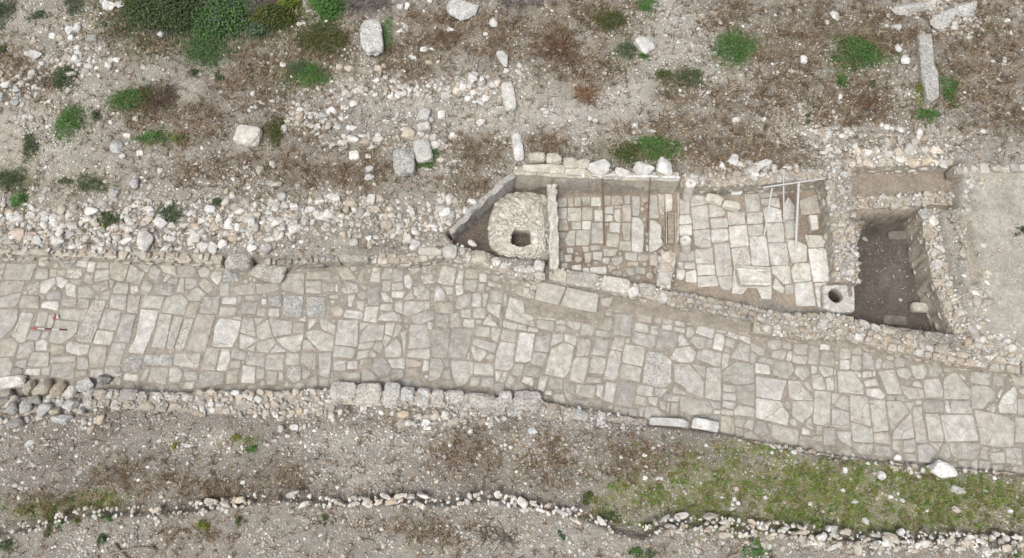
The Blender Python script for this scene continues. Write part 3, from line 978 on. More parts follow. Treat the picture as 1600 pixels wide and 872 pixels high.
ROAD += parse("""b 5,75 45,75 45,135 5,140
a 55,80 120,85 115,160 50,155
a 125,85 185,95 180,135 125,130
W 55,165 112,170 108,225 48,222
a 125,140 180,140 182,215 165,230 118,220
a 195,120 240,125 270,205 260,225 195,220
a 275,155 315,160 300,220 265,215
a 340,140 385,145 385,175 345,165
a 320,185 345,165 385,190 380,215 315,215
a 390,150 450,155 450,205 390,205
A 35,235 135,240 190,310 195,380 40,365
A 0,220 25,225 25,262 0,262
A 0,268 25,270 35,360 0,360
w 140,235 180,250 175,275 145,255
w 195,240 245,235 250,270 195,275
w 255,238 272,240 268,268 255,265
w 200,300 270,280 288,325 215,332
W 218,345 295,345 330,390 310,408 220,390
A 290,240 385,228 435,375 345,375
a 400,225 470,215 495,260 470,285 415,265
a 490,200 570,195 590,240 570,280 530,285 500,250
d 605,195 660,185 685,235 660,265 605,270
a 430,325 570,345 572,400 480,408 455,380
a 510,300 540,300 560,340 500,325
A 565,290 660,285 688,360 685,395 580,400
A 690,290 730,255 780,232 790,285 855,350 855,410 695,408
a 790,245 830,280 815,302 790,290
a 700,215 750,215 745,240 700,240
a 345,385 395,390 385,415 345,410
a 405,390 450,390 450,425 405,415
a 455,430 515,420 495,485 460,450
W 525,418 555,420 552,442 520,442
d 575,412 690,415 698,490 580,490 560,455
w 702,418 725,425 740,495 705,490
a 735,418 855,420 868,500 745,495
a 862,240 985,245 978,325 865,310
a 1005,240 1070,245 1065,330 1000,320
A 868,325 960,330 1015,370 1010,400 960,430 955,475 872,465
w 1025,375 1050,345 1055,365 1035,405
W 1035,440 1070,385 1128,330 1150,390 1150,495 1040,490
a 965,440 1005,430 1020,460 1000,490 965,475
A 0,375 45,378 35,415 5,440
A 10,450 60,385 100,400 105,485 40,460
A 5,470 105,490 108,585 60,600 5,590
A 115,385 225,400 240,580 120,545
A 120,550 250,590 258,680 130,670
A 235,420 328,420 350,605 260,615
b 262,618 350,612 368,690 265,678
A 340,425 430,425 475,490 400,560 395,610 365,595
A 375,660 400,565 490,500 510,650
a 500,460 555,460 590,680 520,675
A 580,502 662,505 690,620 690,670 605,668
A 672,508 870,505 905,670 705,675 690,600
A 880,475 1070,515 1130,560 1120,710 1060,712 920,690
a 25,605 115,610 120,705 45,660
b 0,605 30,650 20,710 0,710
d 135,680 260,685 240,755 150,740
d 270,685 370,710 365,765 265,755
a 378,668 435,668 435,740 385,720
a 445,665 515,655 520,720 500,738 442,735
A 535,700 580,688 620,705 655,760 650,812 535,795
a 605,675 692,678 660,735
d 715,680 740,760 700,795 665,760 690,690
d 722,680 915,685 910,750 870,780 800,780 750,760
a 925,700 970,710 965,785 905,765
a 980,740 1065,730 1070,805 985,805
a 1000,715 1050,715 1030,735 975,735
a 450,745 520,755 525,795 460,790
a 785,795 830,790 850,840 800,850
w 865,810 900,785 905,845 870,850
a 915,790 980,795 985,850 915,840
a 1000,820 1055,815 1060,860 1000,860""", 1300, 520)
ROAD += parse("""a 1577,580 1620,585 1618,604 1588,602
a 1590,624 1618,620 1618,645 1592,648
A 1588,652 1625,656 1622,690 1587,690
a 1572,698 1596,698 1598,726 1574,722
a 1600,697 1630,699 1630,727 1601,726""", 0, 0, 1)
F2 = parse("""a 48,160 85,152 102,165 98,205 50,210
b 108,155 142,152 142,205 108,208
a 150,150 185,150 190,200 150,202
a 195,150 245,148 245,190 205,200
w 255,155 310,152 312,202 255,202
b 335,145 375,142 370,200 335,200
b 380,145 440,140 450,190 375,200
a 460,140 492,140 492,190 460,188
a 45,222 100,218 98,280 45,282
a 108,215 190,215 190,298 108,295
b 198,215 262,218 255,292 198,290
w 275,232 325,230 325,298 275,295
w 340,210 388,208 388,250 340,248
a 398,205 438,205 438,220 398,220
w 398,228 432,225 435,298 410,298 395,270
w 340,260 382,262 385,295 340,298
b 445,200 498,198 498,300 450,298
b 45,295 100,290 112,355 50,360
a 135,305 190,305 190,348 135,345
W 198,300 250,298 248,350 198,348
a 260,310 330,308 335,435 255,430
W 370,308 432,310 428,370 368,362
a 445,312 498,310 490,415 455,410
a 85,410 110,355 155,355 148,445 110,445
a 165,355 245,355 240,445 158,445
a 355,375 430,380 420,460 350,450
a 430,425 500,425 498,480 428,475
d 35,370 95,370 95,395 60,410
d 25,415 60,400 85,445 60,465 30,460
d 30,485 75,480 80,545 35,550
a 90,510 130,508 130,545 95,550
a 200,455 240,455 238,485 205,485
a 240,450 300,445 310,470 250,480
b 215,500 260,490 250,550 215,555
a 265,492 322,490 318,540 265,535
a 330,470 415,470 400,510 335,515
a 325,525 370,530 355,570 322,560
w 140,575 185,565 190,605 135,595
w 250,585 345,580 345,625 250,622
w 205,590 240,590 240,620 205,618
a 380,530 440,515 445,550 400,575
a 465,495 540,495 535,545 470,535
b 545,500 610,505 600,545 545,545
b 480,550 545,548 540,580 480,575
b 350,560 410,585 370,615
d 470,590 520,585 520,630 480,635
d 530,580 585,585 585,625 530,620
b 615,505 675,510 665,570 615,570
a 70,560 105,560 100,590 65,585
a 105,465 140,465 140,495 105,492
d 385,610 440,600 440,635 395,635
a 505,145 555,150 550,265 510,262
a 620,140 660,140 672,275 612,282
b 668,130 708,125 705,260 675,240
w 715,112 740,112 775,180 770,225 715,240""", 860, 270)
F3 = parse("""a 50,165 108,170 105,255 48,252
a 115,130 215,130 218,190 120,210
A 120,215 222,198 228,340 130,350
W 48,262 110,260 120,310 45,320
W 45,325 122,320 122,385 50,385
a 232,195 290,190 330,235 320,260 235,275
a 135,360 235,350 242,455 180,462 145,440
A 240,285 340,282 345,335 250,345
A 248,350 345,345 350,410 300,430 248,425
A 345,240 450,245 450,315 355,322
a 450,110 540,110 550,235 458,238
a 468,250 560,245 560,310 470,315
d 545,110 660,95 660,140 555,155
a 555,160 660,155 670,215 600,195 565,210
W 565,230 610,195 675,225 685,300 580,305
W 355,335 460,325 475,450 365,460
A 470,325 565,320 570,385 480,390
W 480,395 575,395 590,430 605,575 495,570
A 145,475 250,465 255,560 150,560
d 50,490 135,480 140,545 45,548
A 255,435 355,432 375,630 275,635
s 370,470 470,460 490,570 385,575
A 585,315 690,310 695,430 595,430
A 598,435 710,435 722,570 615,568
a 690,215 720,150 760,210 755,285 700,290
a 700,295 760,295 780,400 710,405
A 705,410 760,415 835,450 835,550 740,558
A 740,600 770,560 850,560 862,665 755,675
b 795,170 910,130 930,245 800,260
A 820,385 955,390 970,460 840,465
W 842,470 975,465 1010,670 875,675
W 758,690 865,675 890,820 770,825
W 885,680 958,680 962,830 905,830
A 620,575 725,575 740,685 690,690 650,640 620,630
A 625,710 645,640 698,710 685,745
a 700,695 750,690 755,740 700,750
A 160,645 270,635 290,700 165,705
A 152,565 260,565 272,630 158,632
A 285,645 380,640 380,700 350,725 305,715
a 40,550 75,550 75,595 40,592
a 80,552 140,555 145,592 82,592
w 30,600 80,600 80,640 60,660 30,650
w 85,620 150,600 150,680 85,670""", 1050, 270)
prs = np.random.RandomState(11)
RoadP = lambda x, y: (y < yint(NE, x) - .02) & (y > yint(SE, x) + .02)
pave('road', ROAD, lambda x, y: .017, 100, 'paving_slab', RoadP, (-17, 17, -6, 2), prs, .24, 26000, .97)
# the road side of NE is left free of slabs where mud covers it
pave('workshop_floor', F2, lambda x, y: .075, 60, 'floor_slab', lambda x, y: inpoly(x, y, R23) & ~inpoly(x, y, R3x), (1, 6.5, 0, 4), prs, .12, 3000, 1.04)
pave('courtyard_floor', F3, lambda x, y: .178, 60, 'floor_slab', lambda x, y: inpoly(x, y, R23) & inpoly(x, y, R3x), (4, 11, -2, 4), prs, .12, 1, 1.14)
# ------------------------------------------------------------------ ruined walls: core, facing courses, cap stones
def resample(P, step):
    P = [np.array(p, float) for p in P]; out = [P[0]]
    for a, b in zip(P[:-1], P[1:]):
        L = np.linalg.norm(b - a); n = max(1, int(round(L / step)))
        out += [a + (b - a) * i / n for i in range(1, n + 1)]
    return np.array(out)
MORTAR = (.42, .375, .315, .45)
def wall(name, label, path, width, zb, seed, cap=(.16, .32), rows=2, face=True, smooth=False, cat='ruined wall', mort=MORTAR, k=1.0, pit=.1, raw='blk', fill=1.0, maxcaps=60, rise=.03, course=(.12, .2), tans=.3, wob=.03, core=True, ffill=.75, explicit=None, chips=22):
    rs = np.random.RandomState(seed)
    wp = [at(*p) for p in path]
    S = resample(wp, .12); n = len(S)
    tn = np.gradient(S[:, :2], axis=0); tn /= np.linalg.norm(tn, axis=1)[:, None]
    nr = np.c_[-tn[:, 1], tn[:, 0]]
    root = empty(name, (wp[0][0], wp[0][1], zb), label, cat)
    hw = width / 2
    jw = 0.04 if smooth else wob
    rings = []
    off = [(-1, 0), (-1, .5), (-1, .97), (-.5, 1), (0, 1.0), (.5, 1), (1, .97), (1, .5), (1, 0)]
    for (a, h) in off:
        z = zb + (S[:, 2] - (0 if smooth else .05) - zb) * h
        rings.append(np.c_[S[:, :2] + nr * a * (hw - (0 if smooth else .03)) + rs.uniform(-jw, jw, (n, 2)), z + rs.uniform(-jw, jw, n) * .6])
    V = np.concatenate(rings); m = len(off); Fc = []
    for r in range(m - 1):
        for i in range(n - 1):
            Fc.append([r * n + i, r * n + i + 1, (r + 1) * n + i + 1, (r + 1) * n + i])
    Fc.append([r * n for r in range(m)]); Fc.append([r * n + n - 1 for r in range(m)][::-1])
    Fc = [f[::-1] for f in Fc]
    col = np.empty((len(V), 4)); col[:] = mort; col[:, :3] *= rs.uniform(.9, 1.1, (len(V), 1))
    if core: mk('plaster_core' if smooth else 'rubble_core', V, Fc, M_EARTH, col, False, root)
    for (px, py, w_, h_, a_, c_, pi_) in (explicit or []):
        q = at(px, py, S[np.argmin(np.hypot(*(S[:, :2] - at(px, py, S[0, 2])[:2]).T)), 2]); s_ = ppm(px, py)
        stone_obj('capstone', (q[0], q[1], q[2] - .06), (w_ / s_, h_ / s_, .22), R(a_), c_, pi_, 'blk', root, .03, rs)
    if smooth: return root
    seg = np.linalg.norm(np.diff(S[:, :2], axis=0), axis=1); cum = np.r_[0, np.cumsum(seg)]; LT = cum[-1]
    def pt(s): 
        i = min(np.searchsorted(cum, s, 'right') - 1, n - 2); t = (s - cum[i]) / (seg[i] + 1e-9)
        return S[i] * (1 - t) + S[i + 1] * t, nr[i], math.atan2(tn[i][1], tn[i][0])
    rest = MB(); caps = 0
    ncap = 0
    for r in range(rows):
        s = rs.uniform(0, .1); rw = width / rows
        while s < LT:
            L = rs.uniform(*cap) if rs.rand() < .75 else rs.uniform(cap[0] * .5, cap[0])
            if s + L > LT + .05: break
            p, nn, a = pt(s + L / 2)
            if rs.rand() < fill:
                loose_ = raw == 'cut'
                o = (r + .5) * rw - hw + (rs.uniform(-.07, .07) if loose_ else 0); wd = min(rw * rs.uniform(.7, 1.15), L * 1.6) * (rs.uniform(.8, 1.35) if loose_ else 1); ht = rs.uniform(.12, .2)
                c = tone(rs, k) if rs.rand() < 1 - tans else tuple(np.array((.50, .44, .365)) * rs.uniform(.85, 1.1) * k)
                pp = (p[0] + nn[0] * o + rs.uniform(-.02, .02), p[1] + nn[1] * o + rs.uniform(-.02, .02), p[2] - ht * .35 + rs.uniform(-rise, rise))
                pi = pit * rs.uniform(.3, 1.6)
                if L > .17 and ncap < maxcaps:
                    stone_obj('capstone', pp, (L * .97, wd, ht), a + (rs.uniform(-.6, .6) if loose_ else rs.uniform(-.1, .1)), c, pi, 'blk' if rs.rand() < (.25 if loose_ else .75) else 'cut', root, .22 if loose_ else .07, rs); ncap += 1
                else: add_rock(rest, rs, pp, (L * .95, wd, ht), a + rs.uniform(-.1, .1), c, pi, raw)
            s += L + rs.uniform(.0, .03)
    for _ in range(int(LT * width * chips)):              # chips and small stones between
        p, nn, a = pt(rs.uniform(0, LT)); d = rs.uniform(.04, .10); o = rs.uniform(-hw, hw)
        add_rock(rest, rs, (p[0] + nn[0] * o, p[1] + nn[1] * o, p[2] - .01 + rs.uniform(-.01, .04)), (d * 1.3, d, d * .7), rs.uniform(0, 3), tone(rs, k), 0, 'cut')
    tag(rest.build('rubble_fill', M_STONEV, root), kind='stuff')
    if face:
        fb = MB()
        for sd_ in (-1, 1):
            zmin = zb
            z = zb + .03; zt = S[:, 2].max()
            while z < zt - .05:
                h = rs.uniform(*course); s = rs.uniform(0, .15)
                while s < LT:
                    L = rs.uniform(.14, .36); p, nn, a = pt(min(s + L / 2, LT))
                    if z + h < p[2] - .03 and s + L < LT + .03 and rs.rand() < ffill:
                        c = np.array(tone(rs, k)) * .5 + np.array(mort[:3]) * .45; dq = hw - .055 + rs.uniform(-.03, .025); h2 = h * rs.uniform(.6, 1.05)
                        add_rock(fb, rs, (p[0] + nn[0] * sd_ * dq, p[1] + nn[1] * sd_ * dq, z + h / 2 + rs.uniform(-.03, .03)), (L * rs.uniform(.6, .98), .14, h2), a + rs.uniform(-.1, .1), c, pit * .6, 'cut' if rs.rand() < .5 else raw)
                    s += L + .015
                z += h + .01
        fo = fb.build('facing_stones', M_STONEV, root)
    return root

# north side of the road, from the left
wall('retaining_wall', 'long low rubble retaining wall holding the stony bank above the left end of the road', [(-260, 376, .42), (-60, 386, .45), (0, 388, .45), (80, 391, .46), (180, 395, .46), (300, 400, .45), (345, 404, .45)], .34, -.05, 101, cap=(.12, .3), rows=1, fill=.45, pit=.1, k=.92, course=(.07, .12))
wall('ruined_wall', 'crumbling earthy masonry wall stub left of the big squared grey block at the road edge', [(415, 404, .42), (470, 402, .45), (528, 398, .46)], .42, -.05, 102, rows=2, pit=.55, k=.82, mort=(.33, .295, .25, .3))
wall('low_wall', 'low wall of earth and pale blocks between the squared grey block and the oven room', [(580, 402, .40), (640, 402, .42), (664, 396, .44), (690, 392, .44)], .40, -.05, 103, rows=2, pit=.2, fill=.7, mort=(.37, .325, .27, .4))
wall('front_wall', 'narrow front wall of pale blocks running diagonally along the road side of the oven room', [(690, 388, .46), (722, 395, .46), (760, 407, .46), (800, 419, .46), (848, 428, .44)], .42, -.05, 104, rows=1, fill=0, chips=60, explicit=[(702, 391, 22, 20, -5, (.5, .485, .45), .2), (722, 393, 9, 13, -10, (.58, .56, .53), .1), (732, 401, 10, 17, -15, (.6, .58, .54), .05), (750, 401, 26, 21, -10, (.52, .47, .39), .15), (776, 409, 15, 16, 20, (.6, .575, .53), .05), (790, 416, 16, 11, -8, (.58, .55, .5), .05), (806, 420, 9, 9, 0, (.56, .54, .5), .1), (821, 419, 27, 15, -5, (.57, .55, .51), .2), (843, 414, 17, 18, -6, (.60, .59, .56), .05), (845, 431, 15, 12, -5, (.55, .525, .47), .1)])
wall('front_wall', 'front wall of large grey and tan blocks below the small paved workshop floor', [(860, 427, .36), (905, 434, .36), (950, 443, .36), (1000, 454, .36), (1045, 464, .36)], .40, -.02, 105, rows=1, fill=0, chips=50, explicit=[(875, 430, 23, 22, -8, (.53, .495, .42), .2), (912, 436, 50, 24, -7, (.46, .435, .39), .3), (962, 444, 45, 25, -8, (.60, .565, .51), .25), (990, 455, 17, 16, 15, (.63, .62, .60), .05), (1012, 452, 26, 20, -8, (.50, .475, .43), .45), (1036, 464, 16, 16, -30, (.57, .55, .51), .15)])
wall('ruined_wall', 'rubbly broken wall along the road below the moulded trough block', [(1045, 464, .36), (1100, 474, .36), (1150, 484, .38), (1190, 492, .4)], .46, -.02, 106, cap=(.14, .26), rows=3, pit=.45, k=.85, mort=(.38, .34, .285, .5))
wall('ruined_wall', 'spread heap-like wall of loose rubble below the slab with the round hole', [(1180, 500, .40), (1235, 508, .42), (1290, 508, .45), (1335, 512, .48)], .72, -.02, 107, ffill=0.50, chips=55, cap=(.14, .3), rows=4, pit=.25, k=.95, mort=(.38, .33, .27, .5), raw='cut')
wall('ruined_wall', 'thick rubble wall between the dark pit and the right end of the road', [(1335, 512, .48), (1370, 525, .48), (1420, 536, .46), (1480, 548, .46), (1540, 558, .46), (1600, 567, .46), (1700, 578, .46), (1900, 600, .46)], .62, -.05, 108, ffill=0.60, chips=55, cap=(.18, .4), rows=3, pit=.2, mort=(.40, .35, .285, .45))
wall('back_wall', 'straight back wall of long pale coping blocks behind the oven room and workshop', [(803, 264, 1.0), (850, 266, 1.0), (900, 269, 1.0), (950, 271, 1.0), (1010, 273, 1.0), (1062, 274, 1.0)], .34, -.02, 109, cap=(.7, 1.3), rows=1, pit=.12, k=1.08, mort=(.45, .415, .345, .12), face=False, rise=.01, wob=.015, explicit=[(850, 263, 66, 15, -3, (.58, .54, .465), .1), (900, 268, 33, 13, -2, (.57, .53, .46), .1), (950, 274, 50, 5, -1, (.66, .65, .63), 0), (1005, 276, 56, 5, -1, (.66, .65, .63), 0), (1048, 277, 30, 5, -1, (.66, .65, .63), 0)], fill=0)
wall('back_wall', 'low collapsed back wall of rubble behind the courtyard with the white poles', [(1064, 281, .80), (1120, 280, .86), (1180, 277, .9), (1240, 273, .95), (1296, 268, .97)], .42, .05, 110, cap=(.14, .3), rows=2, pit=.25, mort=(.37, .325, .27, .4), raw='cut')
wall('partition_wall', 'slanting grey plastered wall closing the left side of the oven room', [(802, 272, .95), (770, 299, .85), (740, 325, .72), (704, 363, .55)], .16, -.05, 111, smooth=True, mort=(.36, .345, .32, .1))
wall('partition_wall', 'smooth grey mortared wall between the oven and the paved workshop', [(863, 287, .80), (864, 330, .7), (865, 380, .55), (866, 420, .42)], .24, -.05, 112, smooth=True, mort=(.50, .475, .425, .3))
wall('partition_wall', 'short stub of plastered masonry wall between the workshop and the courtyard', [(1046, 392, .42), (1042, 420, .42), (1037, 448, .40)], .46, -.02, 113, cap=(.2, .36), rows=1, pit=.2, k=1.0, mort=(.52, .49, .44, .5), wob=.02)
wall('partition_wall', 'long thick rubble wall between the courtyard and the dark pit', [(1306, 243, .98), (1310, 280, .9), (1316, 330, .8), (1322, 380, .7), (1325, 420, .6), (1325, 440, .56)], .72, -.38, 114, ffill=0.40, chips=55, cap=(.13, .26), rows=4, pit=.3, k=.95, mort=(.40, .355, .30, .5), raw='cut', course=(.1, .17))
wall('ruined_wall', 'double row of pale blocks topping the wall at the head of the dark pit', [(1322, 245, 1.0), (1370, 245, 1.0), (1430, 243, 1.0), (1488, 243, .98)], .60, .38, 115, ffill=0.55, chips=55, cap=(.2, .42), rows=2, pit=.06, k=1.22, fill=.9, raw='cut', tans=.12)
wall('ruined_wall', 'low inner wall on the ledge inside the upper end of the dark pit', [(1336, 317, .56), (1380, 314, .58), (1440, 311, .6), (1496, 309, .6)], .40, -.38, 116, ffill=0.30, chips=55, cap=(.14, .32), rows=2, pit=.1, mort=(.43, .385, .32, .35), k=.98, raw='cut', fill=.8)
wall('ruined_wall', 'rough rubble wall along the right side of the dark pit', [(1462, 325, .58), (1470, 380, .56), (1484, 440, .54), (1506, 500, .5), (1522, 528, .48)], .85, -.38, 117, ffill=0.45, chips=70, cap=(.14, .36), rows=3, pit=.12, mort=(.42, .37, .30, .4), raw='cut', fill=.85)
wall('ruined_wall', 'single row of pale stones edging the bare earth at the right end', [(1492, 264, .98), (1540, 263, .98), (1600, 261, .98), (1660, 259, .98), (1800, 256, .98)], .30, .5, 118, cap=(.15, .28), rows=1, pit=.1)
# south side of the road
wall('retaining_wall', 'low grey rubble wall with rough blocks along the lower road edge left of the white heap', [(128, 622, .32), (160, 622, .34), (220, 626, .34), (300, 628, .34)], .52, -.05, 119, cap=(.2, .5), rows=2, pit=.5, k=.9, mort=(.36, .325, .28, .5))
wall('retaining_wall', 'spread wall of small white rubble along the lower road edge', [(300, 630, .32), (360, 628, .34), (440, 628, .34), (522, 626, .34)], .66, -.05, 120, cap=(.14, .26), rows=4, pit=.05, k=1.05, raw='cut', mort=(.34, .30, .26, .5))
wall('retaining_wall', 'row of dark lichen-covered squared blocks along the lower road edge', [(520, 618, .36), (580, 622, .38), (640, 622, .38), (700, 624, .36)], .44, -.05, 121, rows=1, fill=0, chips=50, explicit=[(536, 610, 41, 28, -4, (.54, .525, .495), .45), (576, 614, 40, 32, 0, (.55, .52, .47), .42), (612, 617, 26, 40, -3, (.53, .52, .49), .45), (637, 616, 22, 24, 0, (.50, .495, .48), .35), (661, 621, 22, 30, -2, (.52, .51, .49), .5), (684, 622, 20, 28, 0, (.48, .455, .41), .4)])
wall('retaining_wall', 'half buried grey stone wall along the lower road edge below the middle of the street', [(700, 630, .32), (780, 634, .32), (850, 640, .3), (920, 652, .26), (1010, 668, .22)], .44, -.05, 122, cap=(.25, .5), rows=1, pit=.55, k=.8, rise=.02, fill=.55, chips=60, explicit=[(710, 620, 30, 22, 0, (.51, .495, .46), .4), (750, 626, 52, 24, -5, (.47, .45, .41), .4), (790, 624, 22, 28, 0, (.56, .54, .51), .6), (825, 626, 44, 32, -3, (.47, .45, .42), .6), (905, 648, 30, 18, -10, (.44, .43, .41), .4)], mort=(.33, .30, .265, .55))
wall('kerb_wall', 'thin line of broken stones edging the grass at the right end of the road', [(1130, 682, .16), (1200, 698, .18), (1290, 715, .2), (1380, 728, .2), (1450, 734, .2), (1600, 746, .2), (1760, 764, .2)], .22, -.05, 123, cap=(.1, .24), rows=1, pit=.15, face=False, raw='cut', fill=.6)
# terrace edge
wall('terrace_wall', 'scattered white edging stones of the lower terrace at the left', [(-200, 836, .46), (0, 832, .46), (90, 812, .46), (140, 800, .46), (230, 801, .46), (330, 792, .46), (425, 777, .46)], .30, .1, 124, core=False, chips=40, cap=(.10, .42), rows=2, pit=.08, face=False, raw='cut', fill=.33, k=1.08)
wall('terrace_wall', 'line of white upright edging stones of the lower terrace in the middle', [(428, 776, .48), (540, 785, .48), (640, 782, .48), (700, 786, .48), (760, 777, .5), (812, 787, .48), (880, 797, .46), (930, 813, .46), (960, 827, .46)], .30, .1, 125, core=False, chips=50, cap=(.14, .40), rows=2, pit=.10, face=False, raw='cut', fill=.62, k=1.2, rise=.05, tans=.1)
wall('terrace_wall', 'broad terrace wall of pale rubble at the lower right edge of the grass', [(1005, 832, .48), (1045, 822, .5), (1100, 820, .5), (1200, 828, .5), (1330, 844, .5), (1450, 846, .5), (1600, 850, .5), (1800, 864, .5)], .44, .1, 126, cap=(.12, .42), rows=3, core=False, chips=70, fill=.72, pit=.08, face=False, raw='cut', k=1.08, mort=(.36, .32, .27, .5))

# ------------------------------------------------------------------ single dressed blocks
def block(px, py, wpx, hpx, rot, ht, label, col=(.52, .49, .45), pit=.1, z=None, name='stone_block', kind='blk', cat='stone block', sink=.25, tilt=.05, group=None):
    g = ground(px, py) if z is None else at(px, py, z)
    s = ppm(px, py); g2 = at(px, py, g[2] + ht * .7)
    o = stone_obj(name, (g2[0], g2[1], g[2] + ht * (.5 - sink)), (wpx / s, hpx / s / .93, ht), R(rot), col, pit, kind, None, tilt)
    return tag(o, label, cat, group)
wht = (.60, .585, .555); gry = (.45, .44, .42); tan = (.52, .455, .37); pal = (.55, .525, .48)
block(580, 55, 33, 55, 8, .34, 'large rectangular white pitted block lying among bushes near the top edge', (.60, .59, .57), .42, sink=.1)
block(385, 209, 40, 30, -10, .3, 'squarish pale block beside a dark green bush on the upper left slope', (.60, .57, .52), .1)
block(631, 249, 34, 42, 5, .34, 'rough grey weathered block beside a smoother block on the upper slope', gry, .55)
block(660, 232, 27, 36, 14, .34, 'upright greyish rectangular block above a small green tuft, beside the rough grey block', (.53, .52, .49), .25)
block(638, 207, 20, 16, -20, .22, 'small tan block just above the rough grey pair of blocks', tan, .1)
block(662, 176, 18, 20, -12, .22, 'small grey block with a dark crack left of the white rubble cluster', (.52, .51, .49), .3)
block(662, 196, 20, 13, 15, .2, 'flat pale block touching the cracked grey block on the upper slope', pal, .15)
block(795, 147, 19, 46, 10, .26, 'long pale broken pillar piece standing out right of the white rubble cluster', (.60, .585, .55), .1, name='pillar_fragment', cat='pillar piece')
block(809, 227, 16, 44, 8, .24, 'slender white pillar piece pointing at the back wall corner', (.62, .61, .59), .1, name='pillar_fragment', cat='pillar piece')
block(787, 90, 15, 28, 28, .24, 'lone white angular stone with a broken tip above the long pillar piece', wht, .25, kind='cut')
block(1008, 66, 22, 28, 35, .24, 'tilted pale grey block with a flat face among green tufts', (.58, .57, .54), .15)
block(722, 6, 48, 36, 0, .4, 'big rough white boulder cut off by the top edge', (.57, .56, .54), .35, kind='cut', name='boulder', cat='boulder')
block(553, 241, 16, 14, 8, .18, 'small squared cream block on brown grass left of the rough grey block', (.66, .64, .59), .02)
block(575, 243, 9, 7, 0, .1, 'tiny white squared stone right of the small cream block', (.66, .64, .60), 0)
block(52, 83, 22, 14, -5, .18, 'smooth pale grey boulder on the far left of the upper slope', (.52, .52, .515), .1, kind='cut', name='boulder', cat='boulder')
block(1147, 247, 16, 19, 0, .2, 'round white boulder on the brown grass behind the collapsed wall', (.62, .62, .62), .05, kind='cut', name='boulder', cat='boulder')
block(1191, 256, 36, 13, 20, .16, 'long bone-shaped white stone right of the round white boulder', (.62, .61, .60), .05, kind='cut')
block(1257, 91, 10, 13, -5, .14, 'small white cube-like stone left of the green patch on the upper right', (.68, .67, .65), 0)
block(1306, 22, 12, 18, 25, .14, 'pale oval stone near the top right edge left of the outcrop', wht, .1, kind='cut')
block(1292, 34, 8, 8, 0, .1, 'little round white stone beside the pale oval stone', wht, .05, kind='cut')
block(1417, 90, 14, 17, -20, .16, 'hooked white stone left of the long rough outcrop', (.66, .65, .63), .05, kind='cut')
block(1405, 74, 9, 13, 0, .12, 'small grey-white oval stone just above the hooked white stone', (.60, .60, .61), .05, kind='cut')
block(1438, 208, 9, 18, -10, .14, 'narrow white upright stone above the double row at the pit head', (.66, .65, .63), 0, kind='cut')
block(1479, 735, 36, 24, -22, .3, 'large bright white boulder lying on the lower edge of the road', (.68, .67, .65), .02, kind='cut', name='boulder', cat='boulder')
block(1404, 714, 15, 10, 0, .16, 'smaller white boulder on the lower road edge left of the large bright one', (.64, .63, .61), .02, kind='cut', name='boulder', cat='boulder')
block(1498, 766, 24, 12, -18, .1, 'flat grey stone in the grass below the large bright boulder', gry, .2, kind='cut')
block(1497, 796, 17, 10, -30, .14, 'pale tan stone in the middle of the lower right grass', (.52, .48, .42), .05, kind='cut')
block(1354, 815, 10, 12, 20, .14, 'small pale stone in the grass just above the broad terrace wall', wht, .05, kind='cut')
block(1378, 743, 14, 14, 30, .14, 'flaky white stone at the upper edge of the grass', wht, .15, kind='cut')
block(833, 672, 16, 11, -10, .1, 'flat bluish white stone on bare earth below the half buried wall', (.60, .61, .61), .1, kind='cut')
block(553, 398, 48, 25, 0, .46, 'big squared grey block set in the bank at the upper road edge', (.46, .435, .39), .3, z=0, sink=0, tilt=.01)
block(552, 377, 14, 12, 0, .24, 'square grey stone set just behind the big squared block', (.46, .44, .40), .2, z=.42, sink=.3)
block(372, 408, 42, 28, 0, .42, 'large round-edged grey pitted boulder overhanging the road', (.45, .425, .385), .55, z=.1, sink=.05, name='boulder', cat='boulder')
block(416, 420, 62, 36, -6, .36, 'broken lump of pale rubble masonry fallen on the road beside the grey boulder', (.50, .47, .42), .5, z=.0, sink=.05, kind='cut', name='fallen_masonry', cat='masonry')
block(417, 386, 15, 18, 0, .28, 'dark round stone in the bank above the fallen masonry lump', (.36, .34, .32), .3, z=.45, kind='cut')
block(672, 391, 38, 14, -2, .22, 'long pale lintel-like block in the low wall left of the oven room corner', (.49, .46, .41), .1, z=.38, sink=.2, tilt=.02)
block(703, 391, 22, 22, -5, .22, 'square grey corner block where the oven room wall meets the road wall', (.50, .485, .45), .2, z=.40, sink=.2, tilt=.02)
block(649, 378, 14, 17, -5, .24, 'bright white stone standing beside the lower oven room corner', (.64, .63, .61), .02, kind='cut')
block(636, 371, 15, 15, 10, .24, 'pale rounded stone left of the bright white standing stone', (.60, .58, .54), .05, kind='cut')
block(222, 374, 24, 36, 0, .34, 'big pointed pale boulder set upright on the bank edge above the road', (.60, .585, .56), .05, kind='cut', name='boulder', cat='boulder')
block(738, 379, 16, 9, -35, .14, 'oval pale stone on the inner edge of the oven room front wall', pal, .1, z=.4, kind='cut')
for i, (x, y, w_, h_, t_, lab) in enumerate([(936, 259, 34, 26, 5, 'broad white coping boulder standing behind the rusty bar on the left'), (973, 266, 24, 17, 0, 'low white coping stone half under green plants behind the workshop'), (1007, 260, 32, 24, -5, 'peaked white coping boulder in the middle behind the workshop'),
        (1039, 258, 24, 28, 3, 'rounded tall white coping boulder at the right end behind the workshop'), (839, 244, 26, 14, 4, 'pale beige block behind the left end of the back wall'), (866, 246, 24, 15, -4, 'second pale beige block along the back wall, right of the leftmost'), (892, 253, 22, 18, 0, 'third beige block behind the back wall, deeper than its neighbours'), (912, 254, 18, 14, 0, 'narrow beige block beside the broad white coping boulder')]):
    block(x, y, w_, h_, t_, .28, lab, (.63, .62, .595) if i < 4 else (.54, .50, .43), .08 if i < 4 else .2, z=.95, sink=.2, kind='cut' if i < 4 else 'blk')
